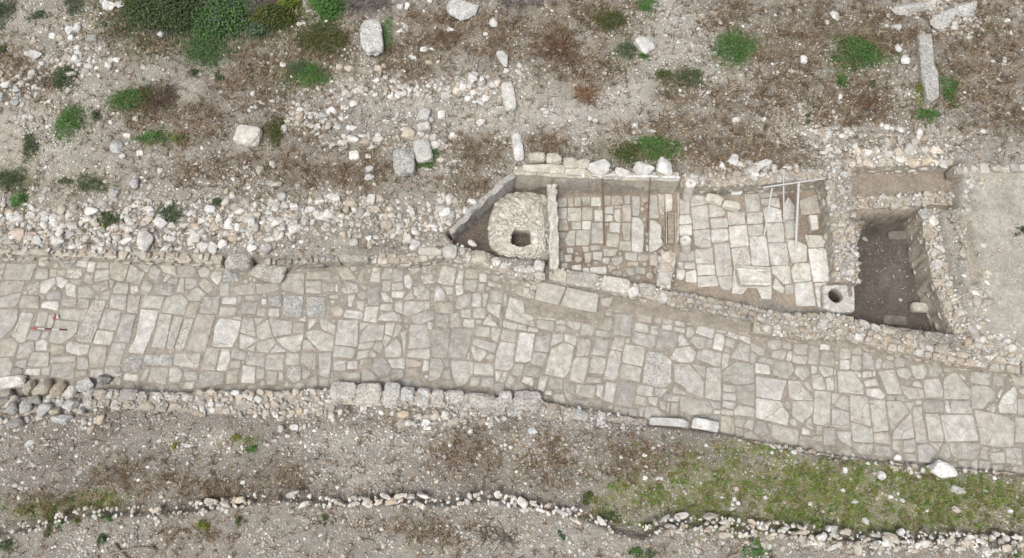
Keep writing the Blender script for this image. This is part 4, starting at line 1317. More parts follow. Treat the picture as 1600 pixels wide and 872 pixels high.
# pit contents
block(1440, 480, 33, 15, -4, .2, 'short pale cylinder-like dressed block lying on the dark pit floor', (.50, .47, .42), .15, z=-.35, sink=0)
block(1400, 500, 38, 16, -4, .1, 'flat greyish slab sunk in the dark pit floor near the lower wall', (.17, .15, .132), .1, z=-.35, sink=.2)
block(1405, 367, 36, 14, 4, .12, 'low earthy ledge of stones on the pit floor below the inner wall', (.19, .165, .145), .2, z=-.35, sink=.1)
block(1352, 373, 10, 6, -25, .08, 'small stone lying on the dark pit floor at the upper left', (.34, .31, .28), .1, z=-.35, kind='cut')
block(1408, 468, 7, 6, 0, .06, 'single pale pebble-sized stone in the middle of the pit floor', (.55, .53, .5), 0, z=-.35, kind='cut')
# outcrop of bedrock
def prism(name, pts, z0, z1, label, cat, col, pit=.2, rs=np.random.RandomState(5), bev=.02, z_edge=None, obj=True):
    P = [tuple(at(x, y, z1)[:2]) for x, y in pts]
    r = slab_mesh(P, z1, z1 - z0, rs, bev=bev, col=(col[0], col[1], col[2], pit))
    o = mk(name, r[0], r[1], M_STONEV, r[2]); return tag(o, label, cat)
g = ground(1455, 100)[2]
prism('rock_outcrop', [(1434, 53), (1455, 50), (1459, 75), (1461, 95), (1468, 112), (1469, 150), (1458, 158), (1449, 152), (1442, 120), (1439, 85)], g - .1, g + .2, 'long narrow rough grey outcrop running downhill between two green tufts', 'rock outcrop', (.46, .45, .425), .5, bev=.05)
block(1425, 7, 60, 20, 8, .3, 'rough white bedrock ridge at the top right edge', (.56, .55, .53), .45, kind='cut', name='rock_outcrop', cat='rock outcrop')
block(1480, 27, 50, 22, 30, .3, 'broken grey-white bedrock patch below the ridge at the top right', (.54, .53, .50), .5, kind='cut', name='rock_outcrop', cat='rock outcrop')
block(1515, 8, 40, 24, 30, .3, 'pale bedrock lump at the top edge right of the broken patch', (.56, .55, .53), .45, kind='cut', name='rock_outcrop', cat='rock outcrop')
block(1470, 42, 14, 10, 0, .15, 'small fragment of bedrock at the head of the long outcrop', (.54, .53, .5), .3, kind='cut', name='rock_outcrop', cat='rock outcrop')

# threshold: step slabs in the road before the workshop
tl = lambda L, ox, oy: [(ox + x / K4, oy + y / K4) for x, y in L]
prism('threshold_slab', tl([(216, 130), (240, 14), (416, 50), (370, 166)], 780, 435), -.05, .17, 'left half of the great grey threshold step below the workshop, with the cracked end', 'threshold slab', (.475, .45, .405), .08)
prism('threshold_slab', tl([(376, 168), (421, 51), (622, 94), (606, 212)], 780, 435), -.05, .17, 'right half of the great grey threshold step below the workshop', 'threshold slab', (.48, .455, .41), .08)
wall('step_masonry', 'little block of small squared masonry at the left end of the threshold step', [(833, 438, .2), (824, 464, .18)], .36, -.05, 130, cap=(.14, .22), rows=2, pit=.15)
prism('stone_block', tl([(625, 120), (712, 110), (690, 180), (630, 165)], 780, 435), -.02, .14, 'small worn corner block at the right end of the threshold step', 'stone block', (.42, .385, .33), .2)
# tall slabs laid on the workshop floor
prism('upright_slab', tl([(505, 272), (545, 270), (572, 295), (583, 335), (582, 400), (576, 490), (503, 486)], 860, 270), .02, .26, 'tall pale slab with one rounded shoulder lying on the workshop floor', 'stone slab', (.56, .54, .50), .14)
prism('upright_slab', tl([(615, 290), (652, 293), (688, 320), (693, 372), (682, 392), (699, 430), (690, 455), (642, 488), (612, 486)], 860, 270), .02, .26, 'half-round pale slab with a notched edge lying right of the rounded-shoulder slab', 'stone slab', (.56, .54, .50), .16)
prism('stone_block', tl([(590, 446), (608, 446), (610, 484), (590, 484)], 860, 270), .02, .2, 'little pale block wedged between the two tall slabs', 'stone block', (.56, .52, .45), .1)
bx = empty('wooden_trough', at(1048, 385, .1), 'narrow brown weathered wooden beam with pale rims lying at the right side of the workshop', 'wooden beam')
def prism_part(name, L, z0, z1, col, par, m=M_STONEV, bev=.01):
    P = [tuple(at(x, y, z1)[:2]) for x, y in L]
    r = slab_mesh(P, z1, z1 - z0, np.random.RandomState(9), bev=bev, col=col); return mk(name, r[0], r[1], m, r[2], False, par)
prism_part('rim', tl([(716, 246), (724, 246), (724, 440), (716, 440)], 860, 270), .05, .22, (.47, .42, .34, .1), bx)
prism_part('rim', tl([(772, 246), (782, 246), (784, 440), (774, 440)], 860, 270), .05, .22, (.47, .42, .34, .1), bx)
prism_part('rim', tl([(726, 246), (770, 246), (770, 254), (726, 254)], 860, 270), .05, .21, (.47, .42, .34, .1), bx)
prism_part('beam', tl([(726, 257), (770, 257), (772, 440), (726, 440)], 860, 270), .05, .16, (.3, .24, .18, .1), bx, M_WOOD)
prism('marble_strip', tl([(785, 110), (800, 110), (797, 430), (784, 430)], 860, 270), .05, .26, 'thin upright strip of stone dividing the workshop from the courtyard', 'stone strip', (.48, .43, .36), .1)
prism('stone_block', tl([(850, 258), (902, 256), (913, 348), (866, 352)], 1050, 270), .1, .28, 'small upright pale slab on bare earth right of the white poles', 'stone block', (.60, .57, .51), .05)
prism('stone_block', [(1142, 294), (1160, 292), (1160, 303), (1143, 304)], .1, .4, 'small white rectangular block lying behind the fallen column pieces', 'stone block', (.66, .65, .62), .04)

# moulded trough block
tr = empty('moulded_block', at(1178, 445, .17), 'broad pale moulded block with a stepped cornice on the courtyard floor', 'moulded block')
ox, oy = 1050, 270
prism_part('base', tl([(386, 572), (612, 584), (618, 700), (616, 786), (552, 780), (545, 716), (455, 712), (440, 752), (372, 748)], ox, oy), .12, .26, (.60, .575, .52, .1), tr)
prism_part('cornice', tl([(405, 590), (612, 600), (616, 692), (425, 690)], ox, oy), .26, .52, (.61, .585, .53, .06), tr)
prism_part('ledge', tl([(410, 618), (612, 628), (614, 640), (413, 632)], ox, oy), .52, .56, (.66, .635, .58, .03), tr)
prism_part('ledge', tl([(424, 676), (616, 682), (617, 698), (428, 692)], ox, oy), .52, .60, (.66, .635, .58, .03), tr)
prism_part('ledge', tl([(400, 590), (612, 600), (612, 612), (402, 602)], ox, oy), .52, .58, (.66, .635, .58, .03), tr)

# columns
def column(name, label, foot, top, z0, h, r, cat='column'):
    p0 = at(*foot, z0); p1 = at(*top, z0 + h)
    root = empty(name, p0, label, cat)
    mb = MB(); tube(p0, p1, r, mb, (.58, .545, .49, .06), 24, r * .92); sh = mb.build('shaft', M_STONEV, root)
    ax = (p1 - p0) / np.linalg.norm(p1 - p0)
    mb = MB(); tube(p1 + ax * .001, p1 + ax * .035, r * .99, mb, (.65, .63, .60, .03), 24, r * .93); tube(p1 + ax * .036, p1 + ax * .045, r * .25, mb, (.42, .40, .37, 0), 12, r * .2)
    mb.build('top', M_STONEV, root)
    return root
column('column', 'leaning round column stump standing against the back wall of the courtyard', (1073, 309), (1079, 287), .17, .72, .155)
column('column', 'short round column stump with a bright top in front of the workshop partition', (1072, 390), (1071, 376), .17, .42, .16)
def lying(name, label, a, b, z, w_, h, col, cat):
    p0 = at(*a, z + h); p1 = at(*b, z + h); d = p1 - p0; L = np.linalg.norm(d[:2])
    c = (p0 + p1) / 2
    V, Fc = rock(np.random.RandomState(abs(int(a[0]))), 3, 'blk', 12)
    V = rotz(V * np.array([L, w_, h]), math.atan2(d[1], d[0])) + np.array([c[0], c[1], z + h / 2])
    cc = np.empty((len(V), 4)); cc[:] = col
    return tag(mk(name, V, Fc.tolist(), M_STONEV, cc, False), label, cat)
lying('pillar_fragment', 'fallen squared cream pillar piece, the left of two end to end in the courtyard', (1103, 304.5), (1131, 313.5), .2, .25, .24, (.62, .585, .51, .04), 'pillar piece')
lying('pillar_fragment', 'fallen squared cream pillar piece, the right of two end to end in the courtyard', (1131.5, 314), (1158, 322), .2, .25, .26, (.63, .595, .52, .04), 'pillar piece')
lying('moulding_block', 'long thin fluted marble moulding lying on the lower road edge', (1015, 657), (1078, 661), .06, .22, .2, (.56, .55, .53, .12), 'marble moulding')
lying('moulding_block', 'shorter white marble moulding at the right of the long fluted one', (1082, 659), (1126, 668), .06, .30, .2, (.62, .61, .59, .08), 'marble moulding')
lying('dressed_slab', 'long white dressed slab on the lower left corner of the road beside dark rocks', (-20, 602), (36, 593), .05, .34, .2, (.62, .605, .57, .06), 'stone slab')

# slab hole of the courtyard
hole_c = at(1305, 462, .36); rs = np.random.RandomState(77)
hb = empty('pierced_stone', hole_c, 'white mortared stone pierced by a dark round hole at the courtyard corner', 'pierced stone')
k = 40; A = np.arange(k) / k * 6.2832
outer = np.array([at(x, y, .40)[:2] for x, y in [(1286, 446), (1300, 444), (1318, 444), (1336, 446), (1337, 470), (1337, 486), (1318, 488), (1300, 487), (1288, 480)]])
def ray_poly(c, a, P):
    d = np.array([math.cos(a), math.sin(a)]); best = 1e9
    for i in range(len(P)):
        p, q = P[i] - c, P[(i + 1) % len(P)] - c; e = q - p; den = d[0] * e[1] - d[1] * e[0]
        if abs(den) < 1e-9: continue
        t = (p[0] * e[1] - p[1] * e[0]) / den; u = (p[0] * d[1] - p[1] * d[0]) / den
        if t > 0 and -1e-6 <= u <= 1 + 1e-6: best = min(best, t)
    return best
def pierced(name, c, outer, rin, prof, col_fn, root, zfloor, rs, jit=.02, k=56, sq=2):
    A = np.arange(k) / k * 6.2832; ro = np.array([ray_poly(c, a, outer) for a in A]); ri = rin * (np.abs(np.cos(A)) ** sq + np.abs(np.sin(A)) ** sq) ** (-1 / sq) * (1 + .05 * rs.uniform(-1, 1, k))
    V = []; C = []; rings = len(prof)
    for (t, z) in prof:                                    # t<0: inside the hole wall
        rr = ri * (1 + t * .08) if t < 0 else ri + (ro - ri) * t
        jj = rs.uniform(-jit, jit, k) * (0 if t < 0 else 1)
        V.append(np.c_[c[0] + rr * np.cos(A), c[1] + rr * np.sin(A), z + jj]); C.append(np.tile(col_fn(t), (k, 1)))
    V = np.concatenate(V); C = np.concatenate(C); Fc = []
    for r in range(rings - 1):
        for i in range(k):
            j = (i + 1) % k; Fc.append([r * k + i, (r + 1) * k + i, (r + 1) * k + j, r * k + j])
    C[:, :3] *= rs.uniform(.85, 1.12, (len(C), 1))
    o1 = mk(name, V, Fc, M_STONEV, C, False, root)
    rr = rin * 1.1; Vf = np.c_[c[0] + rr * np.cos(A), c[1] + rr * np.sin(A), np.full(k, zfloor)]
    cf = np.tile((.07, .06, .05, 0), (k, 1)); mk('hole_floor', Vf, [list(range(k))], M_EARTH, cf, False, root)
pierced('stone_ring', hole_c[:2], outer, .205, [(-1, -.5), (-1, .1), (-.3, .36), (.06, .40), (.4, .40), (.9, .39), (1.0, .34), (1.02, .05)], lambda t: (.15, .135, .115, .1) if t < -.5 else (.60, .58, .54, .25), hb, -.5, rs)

# oven
ov = empty('oven', at(815, 372, .1), 'collapsed dome-shaped clay and rubble oven with a dark mouth hole', 'oven')
oc = at(814, 373, .55)[:2]
outer = np.array([at(x, y, z)[:2] for x, y, z in [(766, 386, .2), (762, 368, .1), (764, 342, .1), (772, 318, .1), (792, 302, .1), (822, 297, .2), (856, 300, .3), (862, 330, .4), (862, 370, .45), (862, 398, .45), (838, 404, .45), (806, 402, .45), (784, 398, .3)]])
rs = np.random.RandomState(19)
prof = [(-1, -.02), (-1, .3), (-.2, .50), (.05, .58)] + [(t, .58 - .10 * t ** 2 - .33 * max(0, t - .62) / .38) for t in np.linspace(.12, .95, 9)] + [(1.0, .08)]
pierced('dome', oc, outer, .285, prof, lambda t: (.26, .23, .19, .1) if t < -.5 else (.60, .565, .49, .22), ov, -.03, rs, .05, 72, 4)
mb = MB()
for i in range(420):                                        # chips of stone and tile pressed into the dome
    a = rs.uniform(0, 6.2832); t = rs.uniform(.04, .93); ro = ray_poly(oc, a, outer); r_ = .29 + (ro - .29) * t
    z = .58 - .10 * t ** 2 - .33 * max(0, t - .62) / .38; s_ = rs.uniform(.04, .13)
    c = np.array((.62, .59, .52)) * rs.uniform(.8, 1.12)
    add_rock(mb, rs, (oc[0] + r_ * math.cos(a), oc[1] + r_ * math.sin(a), z), (s_ * 1.5, s_, .07), a + 1.57 + rs.uniform(-.5, .5), c, .12, 'cut')
tag(mb.build('rubble_shell', M_STONEV, ov), kind='stuff')
mb = MB()
for i, x in enumerate((802, 811, 820, 829)):
    p = at(x, 389 + rs.uniform(-1, 1), .2); add_rock(mb, rs, (p[0], p[1], .2), (.2, .14, .16), rs.uniform(-.1, .1), (.50, .43, .32), .1, 'blk')
mb.build('brick_lip', M_STONEV, ov)

# iron bars and white poles
def bar(name, label, a, za, b, zb, r, m, cat):
    mb = MB(); tube(at(*a, za), at(*b, zb), r, mb); return tag(mb.build(name, m), label, cat)
bar('iron_bar', 'left rusty iron bar leaning from the back wall down to the workshop floor', (941.5, 279, ), 1.03, (944, 384), .10, .02, M_RUST, 'iron bar')
bar('iron_bar', 'right shorter rusty iron bar leaning from the back wall beside the tall slabs', (1016, 277), 1.03, (1011, 364), .30, .018, M_RUST, 'iron bar')
pf = empty('pole_frame', at(1244, 381, .19), 'white pole frame with a long top rail leaning on the courtyard back wall', 'pole frame')
def leg(n_, a, za, b, zb, r):
    mb = MB(); tube(at(*a, za), at(*b, zb), r, mb, seg=10); mb.build(n_, M_WHITE, pf)
leg('rail', (1192, 293), .98, (1288, 279), 1.08, .024)
leg('leg', (1206.5, 294), .96, (1194, 368), .22, .024)
leg('leg', (1224, 272), 1.06, (1225, 347), .22, .02)
leg('leg', (1248, 285), 1.02, (1243.5, 381), .22, .034)
# survey scale and arrow
sr = empty('scale_bar', at(76, 514, .05), 'red and white survey scale bar lying on the left end of the road', 'scale bar')
a, b = at(48, 513, .055), at(104, 515.5, .055)
for i in range(5):
    p, q = a + (b - a) * (i / 5), a + (b - a) * ((i + .999) / 5); d = (q - p); nn = np.array([-d[1], d[0], 0]); nn /= np.linalg.norm(nn); nn *= .019
    V = [p - nn, q - nn, q + nn, p + nn]; V = V + [v + np.array([0, 0, .02]) for v in V]
    mk(('red_band', 'white_band', 'dark_red_band', 'white_band', 'dark_red_band')[i], V, [[0, 3, 2, 1], [4, 5, 6, 7], [0, 1, 5, 4], [1, 2, 6, 5], [2, 3, 7, 6], [3, 0, 4, 7]], (M_RED, M_WHITE, M_DARKRED, M_WHITE, M_DARKRED)[i], None, False, sr)
nw = empty('north_arrow', at(88, 494, .05), 'small red and white north arrow marker above the scale bar', 'north arrow')
for nm, pts, m in (('white_half', [(88, 498), (90.2, 489), (92.5, 498)], M_WHITE), ('red_half', [(82.5, 499), (87.8, 490), (87.8, 498)], M_RED)):
    P = [at(x, y, .05) for x, y in pts]; V = P + [p + np.array([0, 0, .02]) for p in P]
    mk(nm, V, [[2, 1, 0], [3, 4, 5], [0, 1, 4, 3], [1, 2, 5, 4], [2, 0, 3, 5]], m, None, False, nw)
# ------------------------------------------------------------------ loose stones
rs = np.random.RandomState(2024)
OCC = []                                                     # (x, y, r) of everything placed so far in the open ground
for o in list(COL.objects):
    if o.get('category') in ('stone block', 'boulder', 'rock outcrop', 'pillar piece') and o.type == 'MESH':
        bpy.context.view_layer.update()
        OCC.append((o.matrix_world.translation.x, o.matrix_world.translation.y, max(o.dimensions[:2]) * .5 + .03) if o.data.name.startswith(('rough', 'squared')) else (0, 99, 0))
def free(x, y, r):
    A = np.array(OCC); return not (np.hypot(A[:, 0] - x, A[:, 1] - y) < A[:, 2] + r).any()
BANK = ('rubble stone of the white stony bank above the left part of the road', 'rubble stones on the bank above the road')
# (px, py, width, height, tone) read off the photo; tone: w white, g grey, t tan, p pinkish
ST = """185 230 18 22 g;220 240 10 9 w;192 244 12 8 w;211 288 17 16 g;179 303 18 14 g;145 332 22 13 w;232 327 17 8 w;254 350 20 17 w;200 378 17 10 w;60 376 20 13 w;320 384 13 16 w;335 388 14 22 w;349 383 15 15 w
259 389 15 11 w;170 377 7 13 w;329 327 15 11 w;200 343 9 13 w;316 347 11 10 w;337 358 14 13 t;309 373 12 14 w;290 399 13 14 t;50 335 13 10 w;29 340 13 11 g;17 339 9 12 w;72 342 11 11 w;85 341 11 13 w
32 365 18 14 p;51 367 14 9 p;91 378 20 11 w;115 354 14 12 w;94 353 14 10 t;112 368 12 12 g;235 345 11 12 t;269 373 13 11 w;395 389 15 12 w;394 348 14 14 w;297 334 11 10 w;362 355 9 10 w;372 356 9 12 w;379 359 11 9 g
424 318 11 13 w;430 327 12 9 w;500 315 15 8 w;521 309 24 12 w;550 318 20 15 t;541 328 12 12 t;580 312 12 16 w;485 328 15 10 w;502 340 14 10 w;515 337 10 10 w;477 347 9 13 w;567 337 16 8 w;585 328 18 10 t;610 325 10 12 t
696 333 18 14 w;645 335 8 12 w;605 353 17 13 t;677 353 14 9 w;437 358 18 8 w;480 358 9 8 w;411 348 9 11 w;452 405 9 15 w;578 278 16 10 g;578 265 14 10 g;679 228 11 12 w;711 252 8 6 w;421 333 10 7 w;460 322 12 9 w
110 50 14 16 w;122 45 13 15 w;84 58 10 9 w;112 60 9 10 w;55 63 10 14 t;95 62 10 10 t;146 62 13 10 g;123 75 10 10 w;118 92 10 12 w;141 95 6 12 w;170 103 10 12 w;182 94 12 8 w;224 105 6 9 w;28 140 12 14 g;24 162 13 12 g
3 152 8 12 g;107 142 8 10 g;77 159 9 8 w;252 55 8 8 w;173 10 20 16 w;190 8 14 14 w;164 4 12 14 g;200 213 12 7 w;213 185 9 10 w;173 192 7 7 w;63 123 7 8 w;66 99 6 7 w;378 53 9 7 g;40 183 10 8 w;49 184 9 8 w
442 102 10 8 w;469 38 10 7 w;625 49 10 8 w;635 43 10 11 g;625 12 9 8 w;637 11 8 11 w;671 3 9 8 w;615 3 10 10 g;705 47 12 8 w;771 38 13 14 w;759 54 7 6 w;664 77 14 8 w;676 77 9 5 w;647 91 10 8 w;670 98 9 7 t;791 112 9 9 w;630 69 7 6 w;610 56 8 7 w
485 183 9 12 g;486 184 12 16 w;505 181 15 11 g;518 172 12 9 w;553 164 12 10 w;541 169 8 6 w;470 172 10 7 w;497 199 9 10 w;527 199 11 9 w;549 200 16 11 w;567 213 14 9 w;591 211 9 11 w;547 149 8 9 w;587 149 8 7 w;625 135 9 10 g;588 126 11 9 w
546 108 16 13 t;592 109 12 10 t;600 104 9 10 t;531 106 10 9 t;572 108 9 8 t;603 121 8 7 w;622 150 9 11 w;632 147 9 10 w;611 152 9 8 w;640 143 8 9 w;696 151 13 11 w;724 136 11 16 w;738 124 14 14 w;753 126 9 13 w;740 146 9 8 w;761 140 9 10 t;769 134 9 12 w;781 149 7 11 w;759 154 13 11 w
750 160 13 9 w;690 180 11 14 w;694 178 14 13 w;657 211 12 8 w;707 212 8 8 w;752 193 14 10 w;496 210 9 7 w;426 159 9 6 w;396 147 7 9 w;812 103 8 8 w;811 115 6 6 w;945 115 6 5 w;1068 28 6 6 w;1060 66 7 6 w;1144 38 8 6 w;1091 46 6 6 w;1125 35 6 10 w;993 197 9 9 w;1020 205 9 6 w
1150 188 11 7 w;1193 187 8 7 w;922 186 6 7 w;930 189 8 6 w;854 176 10 9 w;848 172 7 6 w;1063 142 6 6 w;1107 145 7 5 w;1026 142 6 6 w;1312 153 6 10 w;1236 112 9 5 w;1330 176 5 9 w;1571 33 9 8 w;1579 52 5 8 w;1569 94 6 9 w;1523 73 5 5 w;1575 178 6 5 w;1388 26 6 8 w;1385 41 6 6 w
1280 208 10 10 t;1284 211 12 11 t;1293 213 9 9 w;1276 207 9 8 w;1267 204 8 7 w;1292 202 9 5 w;1314 213 8 8 w;1371 212 15 8 t;1384 200 8 9 w;1393 202 9 7 w;1406 203 14 12 w;1377 195 5 7 w;1536 206 15 7 w;1350 212 8 6 w;1418 207 6 6 w;1170 267 9 6 w;1130 263 8 6 w;1210 268 9 8 w
75 694 7 6 w;52 726 10 7 w;125 737 8 8 w;142 724 6 6 w;292 696 13 6 w;31 721 7 4 w;24 759 9 6 w;33 763 8 5 w;217 750 6 5 w;225 697 6 4 w;380 754 7 6 w;361 781 8 6 w;440 670 10 12 g;436 682 9 6 g;450 681 8 6 w;430 688 8 5 g;460 668 14 9 w;484 704 6 5 w;491 705 6 5 t;505 704 6 5 t
637 662 16 9 g;649 664 9 7 g;666 661 14 12 w;668 669 12 6 w;764 662 13 6 w;735 674 9 7 w;703 696 6 5 w;612 683 6 4 w;597 826 7 7 w;588 862 7 6 t;1007 711 8 7 w;1008 747 8 7 w;1032 747 8 7 w;1025 748 9 6 w;970 714 5 5 w;982 754 5 6 w;862 685 6 5 w;922 699 10 4 w;828 725 4 6 w
1147 780 6 7 w;1153 786 6 6 w;1144 788 6 6 w;1143 795 8 7 w;1150 764 7 7 t;1320 735 7 9 w;1331 712 8 7 w;1335 784 12 7 w;1265 787 6 6 w;1286 799 6 5 w;1316 766 7 7 w;1409 782 7 7 w;1448 798 7 5 w;1370 778 6 9 t;1441 735 7 7 w;1576 798 11 7 w;1421 735 9 12 w;1391 776 7 6 w;1576 796 5 5 w;1553 747 6 6 w;1248 704 9 10 w;1240 706 9 8 w;1265 705 8 7 w;1206 707 5 6 w"""
TC = {'w': (.69, .68, .66), 'g': (.47, .47, .46), 't': (.52, .45, .37), 'p': (.52, .42, .365)}
KIND = {'w': 'whitish', 'g': 'grey', 't': 'tan', 'p': 'pinkish'}
def zone(px, py):
    if py > 780 and px > 960: return 'in the lower right grass'
    if py > 600: return 'in the lower right grass' if px > 1060 else 'on the bare strip below the road'
    if px > 1030: return 'above the pit and the courtyard' if py > 170 else 'on the upper right slope'
    if px > 700: return 'on the gravelly slope above the oven room'
    if py > 300: return 'on the rubble bank over the left part of the road' if px < 410 else 'on the rubble bank left of the oven room'
    if px > 400: return 'on the upper slope among the scattered blocks'
    return 'on the upper left slope'
def loose(x, y, w_, h_, t, z):
    global OCC
    a = rs.uniform(-.3, .3); c = np.array(TC[t]) * rs.uniform(.86, 1.08)
    ht = min(w_, h_) * rs.uniform(.6, .85)
    px, py = proj(x, y, z); size = 'larger' if w_ * h_ > .040 else 'small'
    o = stone_obj('rubble_stone', (x, y, z + ht * .18), (w_, h_, ht), a, c, rs.uniform(0, .25), 'cut' if rs.rand() < .75 else 'blk', None, .25, rs)
    tag(o, '%s %s loose stone lying %s' % (size, KIND[t], zone(px, py)), 'stone', 'loose stones ' + zone(px, py))
    OCC.append((x, y, max(w_, h_) * .5))
nst = 0
for s_ in ST.replace('\n', ';').split(';'):
    q = s_.split(); px, py, w_, h_ = map(float, q[:4]); g = ground(px, py); p = ppm(px, py)
    if not free(g[0], g[1], -.05): continue
    loose(g[0], g[1], w_ / p * 1.05, h_ / p * 1.05, q[4], g[2]); nst += 1
# the dark rock pile at the lower left corner of the road, each rock its own
for (px, py, w_, h_, a, c, lab) in [(43, 605, 20, 26, -15, (.42, .385, .31), 'brownish grey angular rock next to the white dressed slab'), (63, 608, 28, 38, -25, (.42, .39, .315), 'tallest brown-grey slanting rock of the dark pile'), (86, 610, 24, 32, -30, (.45, .38, .285), 'orange-stained slanting rock of the dark pile'),
        (108, 612, 22, 34, -20, (.55, .54, .51), 'whitish slanting rock at the right end of the dark pile'), (10, 614, 20, 18, 0, (.46, .44, .39), 'pale rock under the white dressed slab at the left edge'), (36, 634, 24, 22, 30, (.40, .39, .37), 'grey rounded rock in the middle of the dark pile'), (68, 642, 24, 22, 10, (.46, .455, .44), 'grey cracked rock at the foot of the dark pile'),
        (107, 631, 28, 18, 10, (.55, .54, .52), 'large smooth whitish rock beside the dark pile'), (85, 642, 15, 18, 0, (.48, .43, .33), 'yellowish small rock at the foot of the dark pile'), (15, 638, 22, 22, 10, (.33, .325, .315), 'dark grey rock at the left edge of the pile'), (52, 624, 18, 14, 0, (.40, .38, .35), 'small grey rock wedged behind the tallest slanting rock'),
        (130, 600, 30, 22, 20, (.56, .55, .53), 'knobbly white masonry lump leaning on the lower road edge'), (160, 592, 22, 18, 0, (.30, .29, .28), 'dark grey block at the lower road edge right of the white lump'), (93, 654, 34, 14, 5, (.52, .53, .54), 'long bluish white rock below the dark pile'), (20, 660, 30, 16, 10, (.36, .35, .33), 'flat dark rock at the bottom of the pile'), (124, 640, 14, 12, 0, (.54, .53, .5), 'small pale rock at the right foot of the pile'), (3, 625, 16, 14, 0, (.4, .38, .35), 'small grey rock at the left border in the pile')]:
    block(px, py, w_ * .9, h_ * .9, a, .30, lab, c, .3, kind='cut', name='rock', cat='rock', sink=.1, tilt=.3)
# everything smaller: rubble and gravel as ground cover
def scatter(n, dens, smin, smax, sig, name, zoff, raw='peb', ymin=-9, ymax=12, colk=1.0):
    mb = MB(); x = rs.uniform(-19, 19, n); y = rs.uniform(ymin, ymax, n); z = T(x, y)
    px, py = proj(x, y, z); ok = (px > -150) & (px < 1750) & (py > -80) & (py < 950)
    d = dens(x, y, px, py); ok &= rs.rand(n) < d
    x, y, z = x[ok], y[ok], z[ok]; sz = np.clip(np.exp(rs.normal(math.log(smin), sig, len(x))), smin * .6, smax)
    m = len(x); add_many(mb, rs, np.c_[x, y, z + sz * rs.uniform(-.12, .16, len(x))], np.c_[sz * rs.uniform(.9, 1.6, m), sz, sz * rs.uniform(.45, .8, m)], tones(rs, m, colk) * (rs.uniform(.55, 1.1, (m, 1)) if raw == 'peb' else rs.uniform(.8, 1.06, (m, 1))), .04, raw)
    print(name, len(x)); o = mb.build(name, M_STONEV); tag(o, kind='stuff'); return o
def allrooms(x, y):
    m = np.full(np.shape(x), 9.)
    for P, _ in ROOMS: m = np.minimum(m, sdist(x, y, P))
    return m
def open_ground(x, y):
    return ((y > yint(NE, x) + .12) | (y < yint(SE, x) - .1)) & (allrooms(x, y) > .1)
def d_rub(x, y, px, py):
    n = fbm(x, y, 1.4, 61, 3)
    return np.clip(blobs(px, py, RUB) * (.4 + 1.2 * n), 0, 1) * open_ground(x, y)
def d_grav(x, y, px, py):
    n = fbm(x, y, 1.1, 71, 3)
    d = .30 + 1.2 * blobs(px, py, PALE) + .55 * blobs(px, py, RUB) - .10 * blobs(px, py, DRY) - .1 * blobs(px, py, GREENB)
    d = d * (.05 + 2.6 * np.clip(n - .22, 0, 1)) * open_ground(x, y)
    right = sdist(x, y, RIGHT) < 0
    return np.clip(np.where(right, .05 + .5 * blobs(px, py, RUB), d), .0, 1)
SM = ('x',)
scatter(95000, d_rub, .105, .27, .40, 'rubble', 0, raw='cut', colk=1.08)
scatter(260000, d_grav, .036, .11, .5, 'gravel', 0, colk=1.15)
# ------------------------------------------------------------------ vegetation
def leaves(mb, rs, n, cx, cy, cz, rx, ry, h, cols, ls, ang=0.0, lobes=None):
    ph = rs.uniform(0, 6.28, 3); k = [2, 3, 5]; am = rs.uniform(.10, .30, 3)
    nsp = max(4, n // 26)                                    # leaves gather in sprigs
    sr = np.sqrt(rs.rand(nsp)); sa = rs.uniform(0, 6.2832, nsp)
    i = rs.randint(0, nsp, n)
    r = sr[i]; a = sa[i]
    R_ = 1 + sum(am[q] * np.sin(k[q] * a + ph[q]) for q in range(3))
    spread = .22
    X = r * R_ * np.cos(a) + rs.normal(0, spread, n); Y = r * R_ * np.sin(a) + rs.normal(0, spread, n)
    rr = np.hypot(X, Y); Hh = h * np.clip(1 - rr ** 2 * .75, .08, 1) * (.55 + .45 * rs.rand(nsp)[i])
    Z = Hh * rs.uniform(.25, 1, n)
    ca, sa_ = math.cos(ang), math.sin(ang)
    x = cx + (X * rx * ca - Y * ry * sa_); y = cy + (X * rx * sa_ + Y * ry * ca)
    if cz is None: z = T(x, y) + Z
    else: z = cz + Z
    th = rs.uniform(0, 6.2832, n); L = ls * rs.uniform(.6, 1.4, n); tz = rs.uniform(-.5, .9, n)
    d = np.c_[np.cos(th) * np.cos(tz), np.sin(th) * np.cos(tz), np.sin(tz)] * L[:, None]
    s = np.c_[-np.sin(th), np.cos(th), rs.uniform(-.4, .4, n)] * (L * .27)[:, None]
    P = np.c_[x, y, z]
    V = np.stack([P - d * .5, P + s, P + d * .5, P - s], 1).reshape(-1, 3)
    Fc = np.arange(4 * n).reshape(-1, 4)
    cc = np.array(cols)[rs.randint(0, len(cols), nsp)[i]] * rs.uniform(.7, 1.3, (n, 1))
    c4 = np.ones((4 * n, 4)); c4[:, :3] = np.repeat(cc, 4, 0)
    mb.V.append(V); mb.F.append(Fc + mb.n); mb.C.append(c4); mb.n += 4 * n
def twigs(mb, rs, n, c, R_, h, col, r=.008):
    for _ in range(n):
        a = rs.uniform(0, 6.28); l = R_ * rs.uniform(.4, 1); p = np.array(c, float) + np.r_[rs.normal(0, R_ * .12, 2), 0]; el = rs.uniform(.1, .9)
        d = np.array([math.cos(a), math.sin(a), el * h / R_]); rr = r * rs.uniform(.6, 1.3)
        cl = np.array(col) * rs.uniform(.7, 1.35)
        for s in range(3):
            q = p + d * l / 3; tube(p, q, rr, mb, (*cl, 0), 4, rr * .75); p = q; rr *= .75
            d = d + rs.normal(0, .28, 3) * [1, 1, .6]
G_B = [(.065, .165, .035), (.09, .20, .045), (.05, .125, .03), (.12, .225, .065)]      # bright
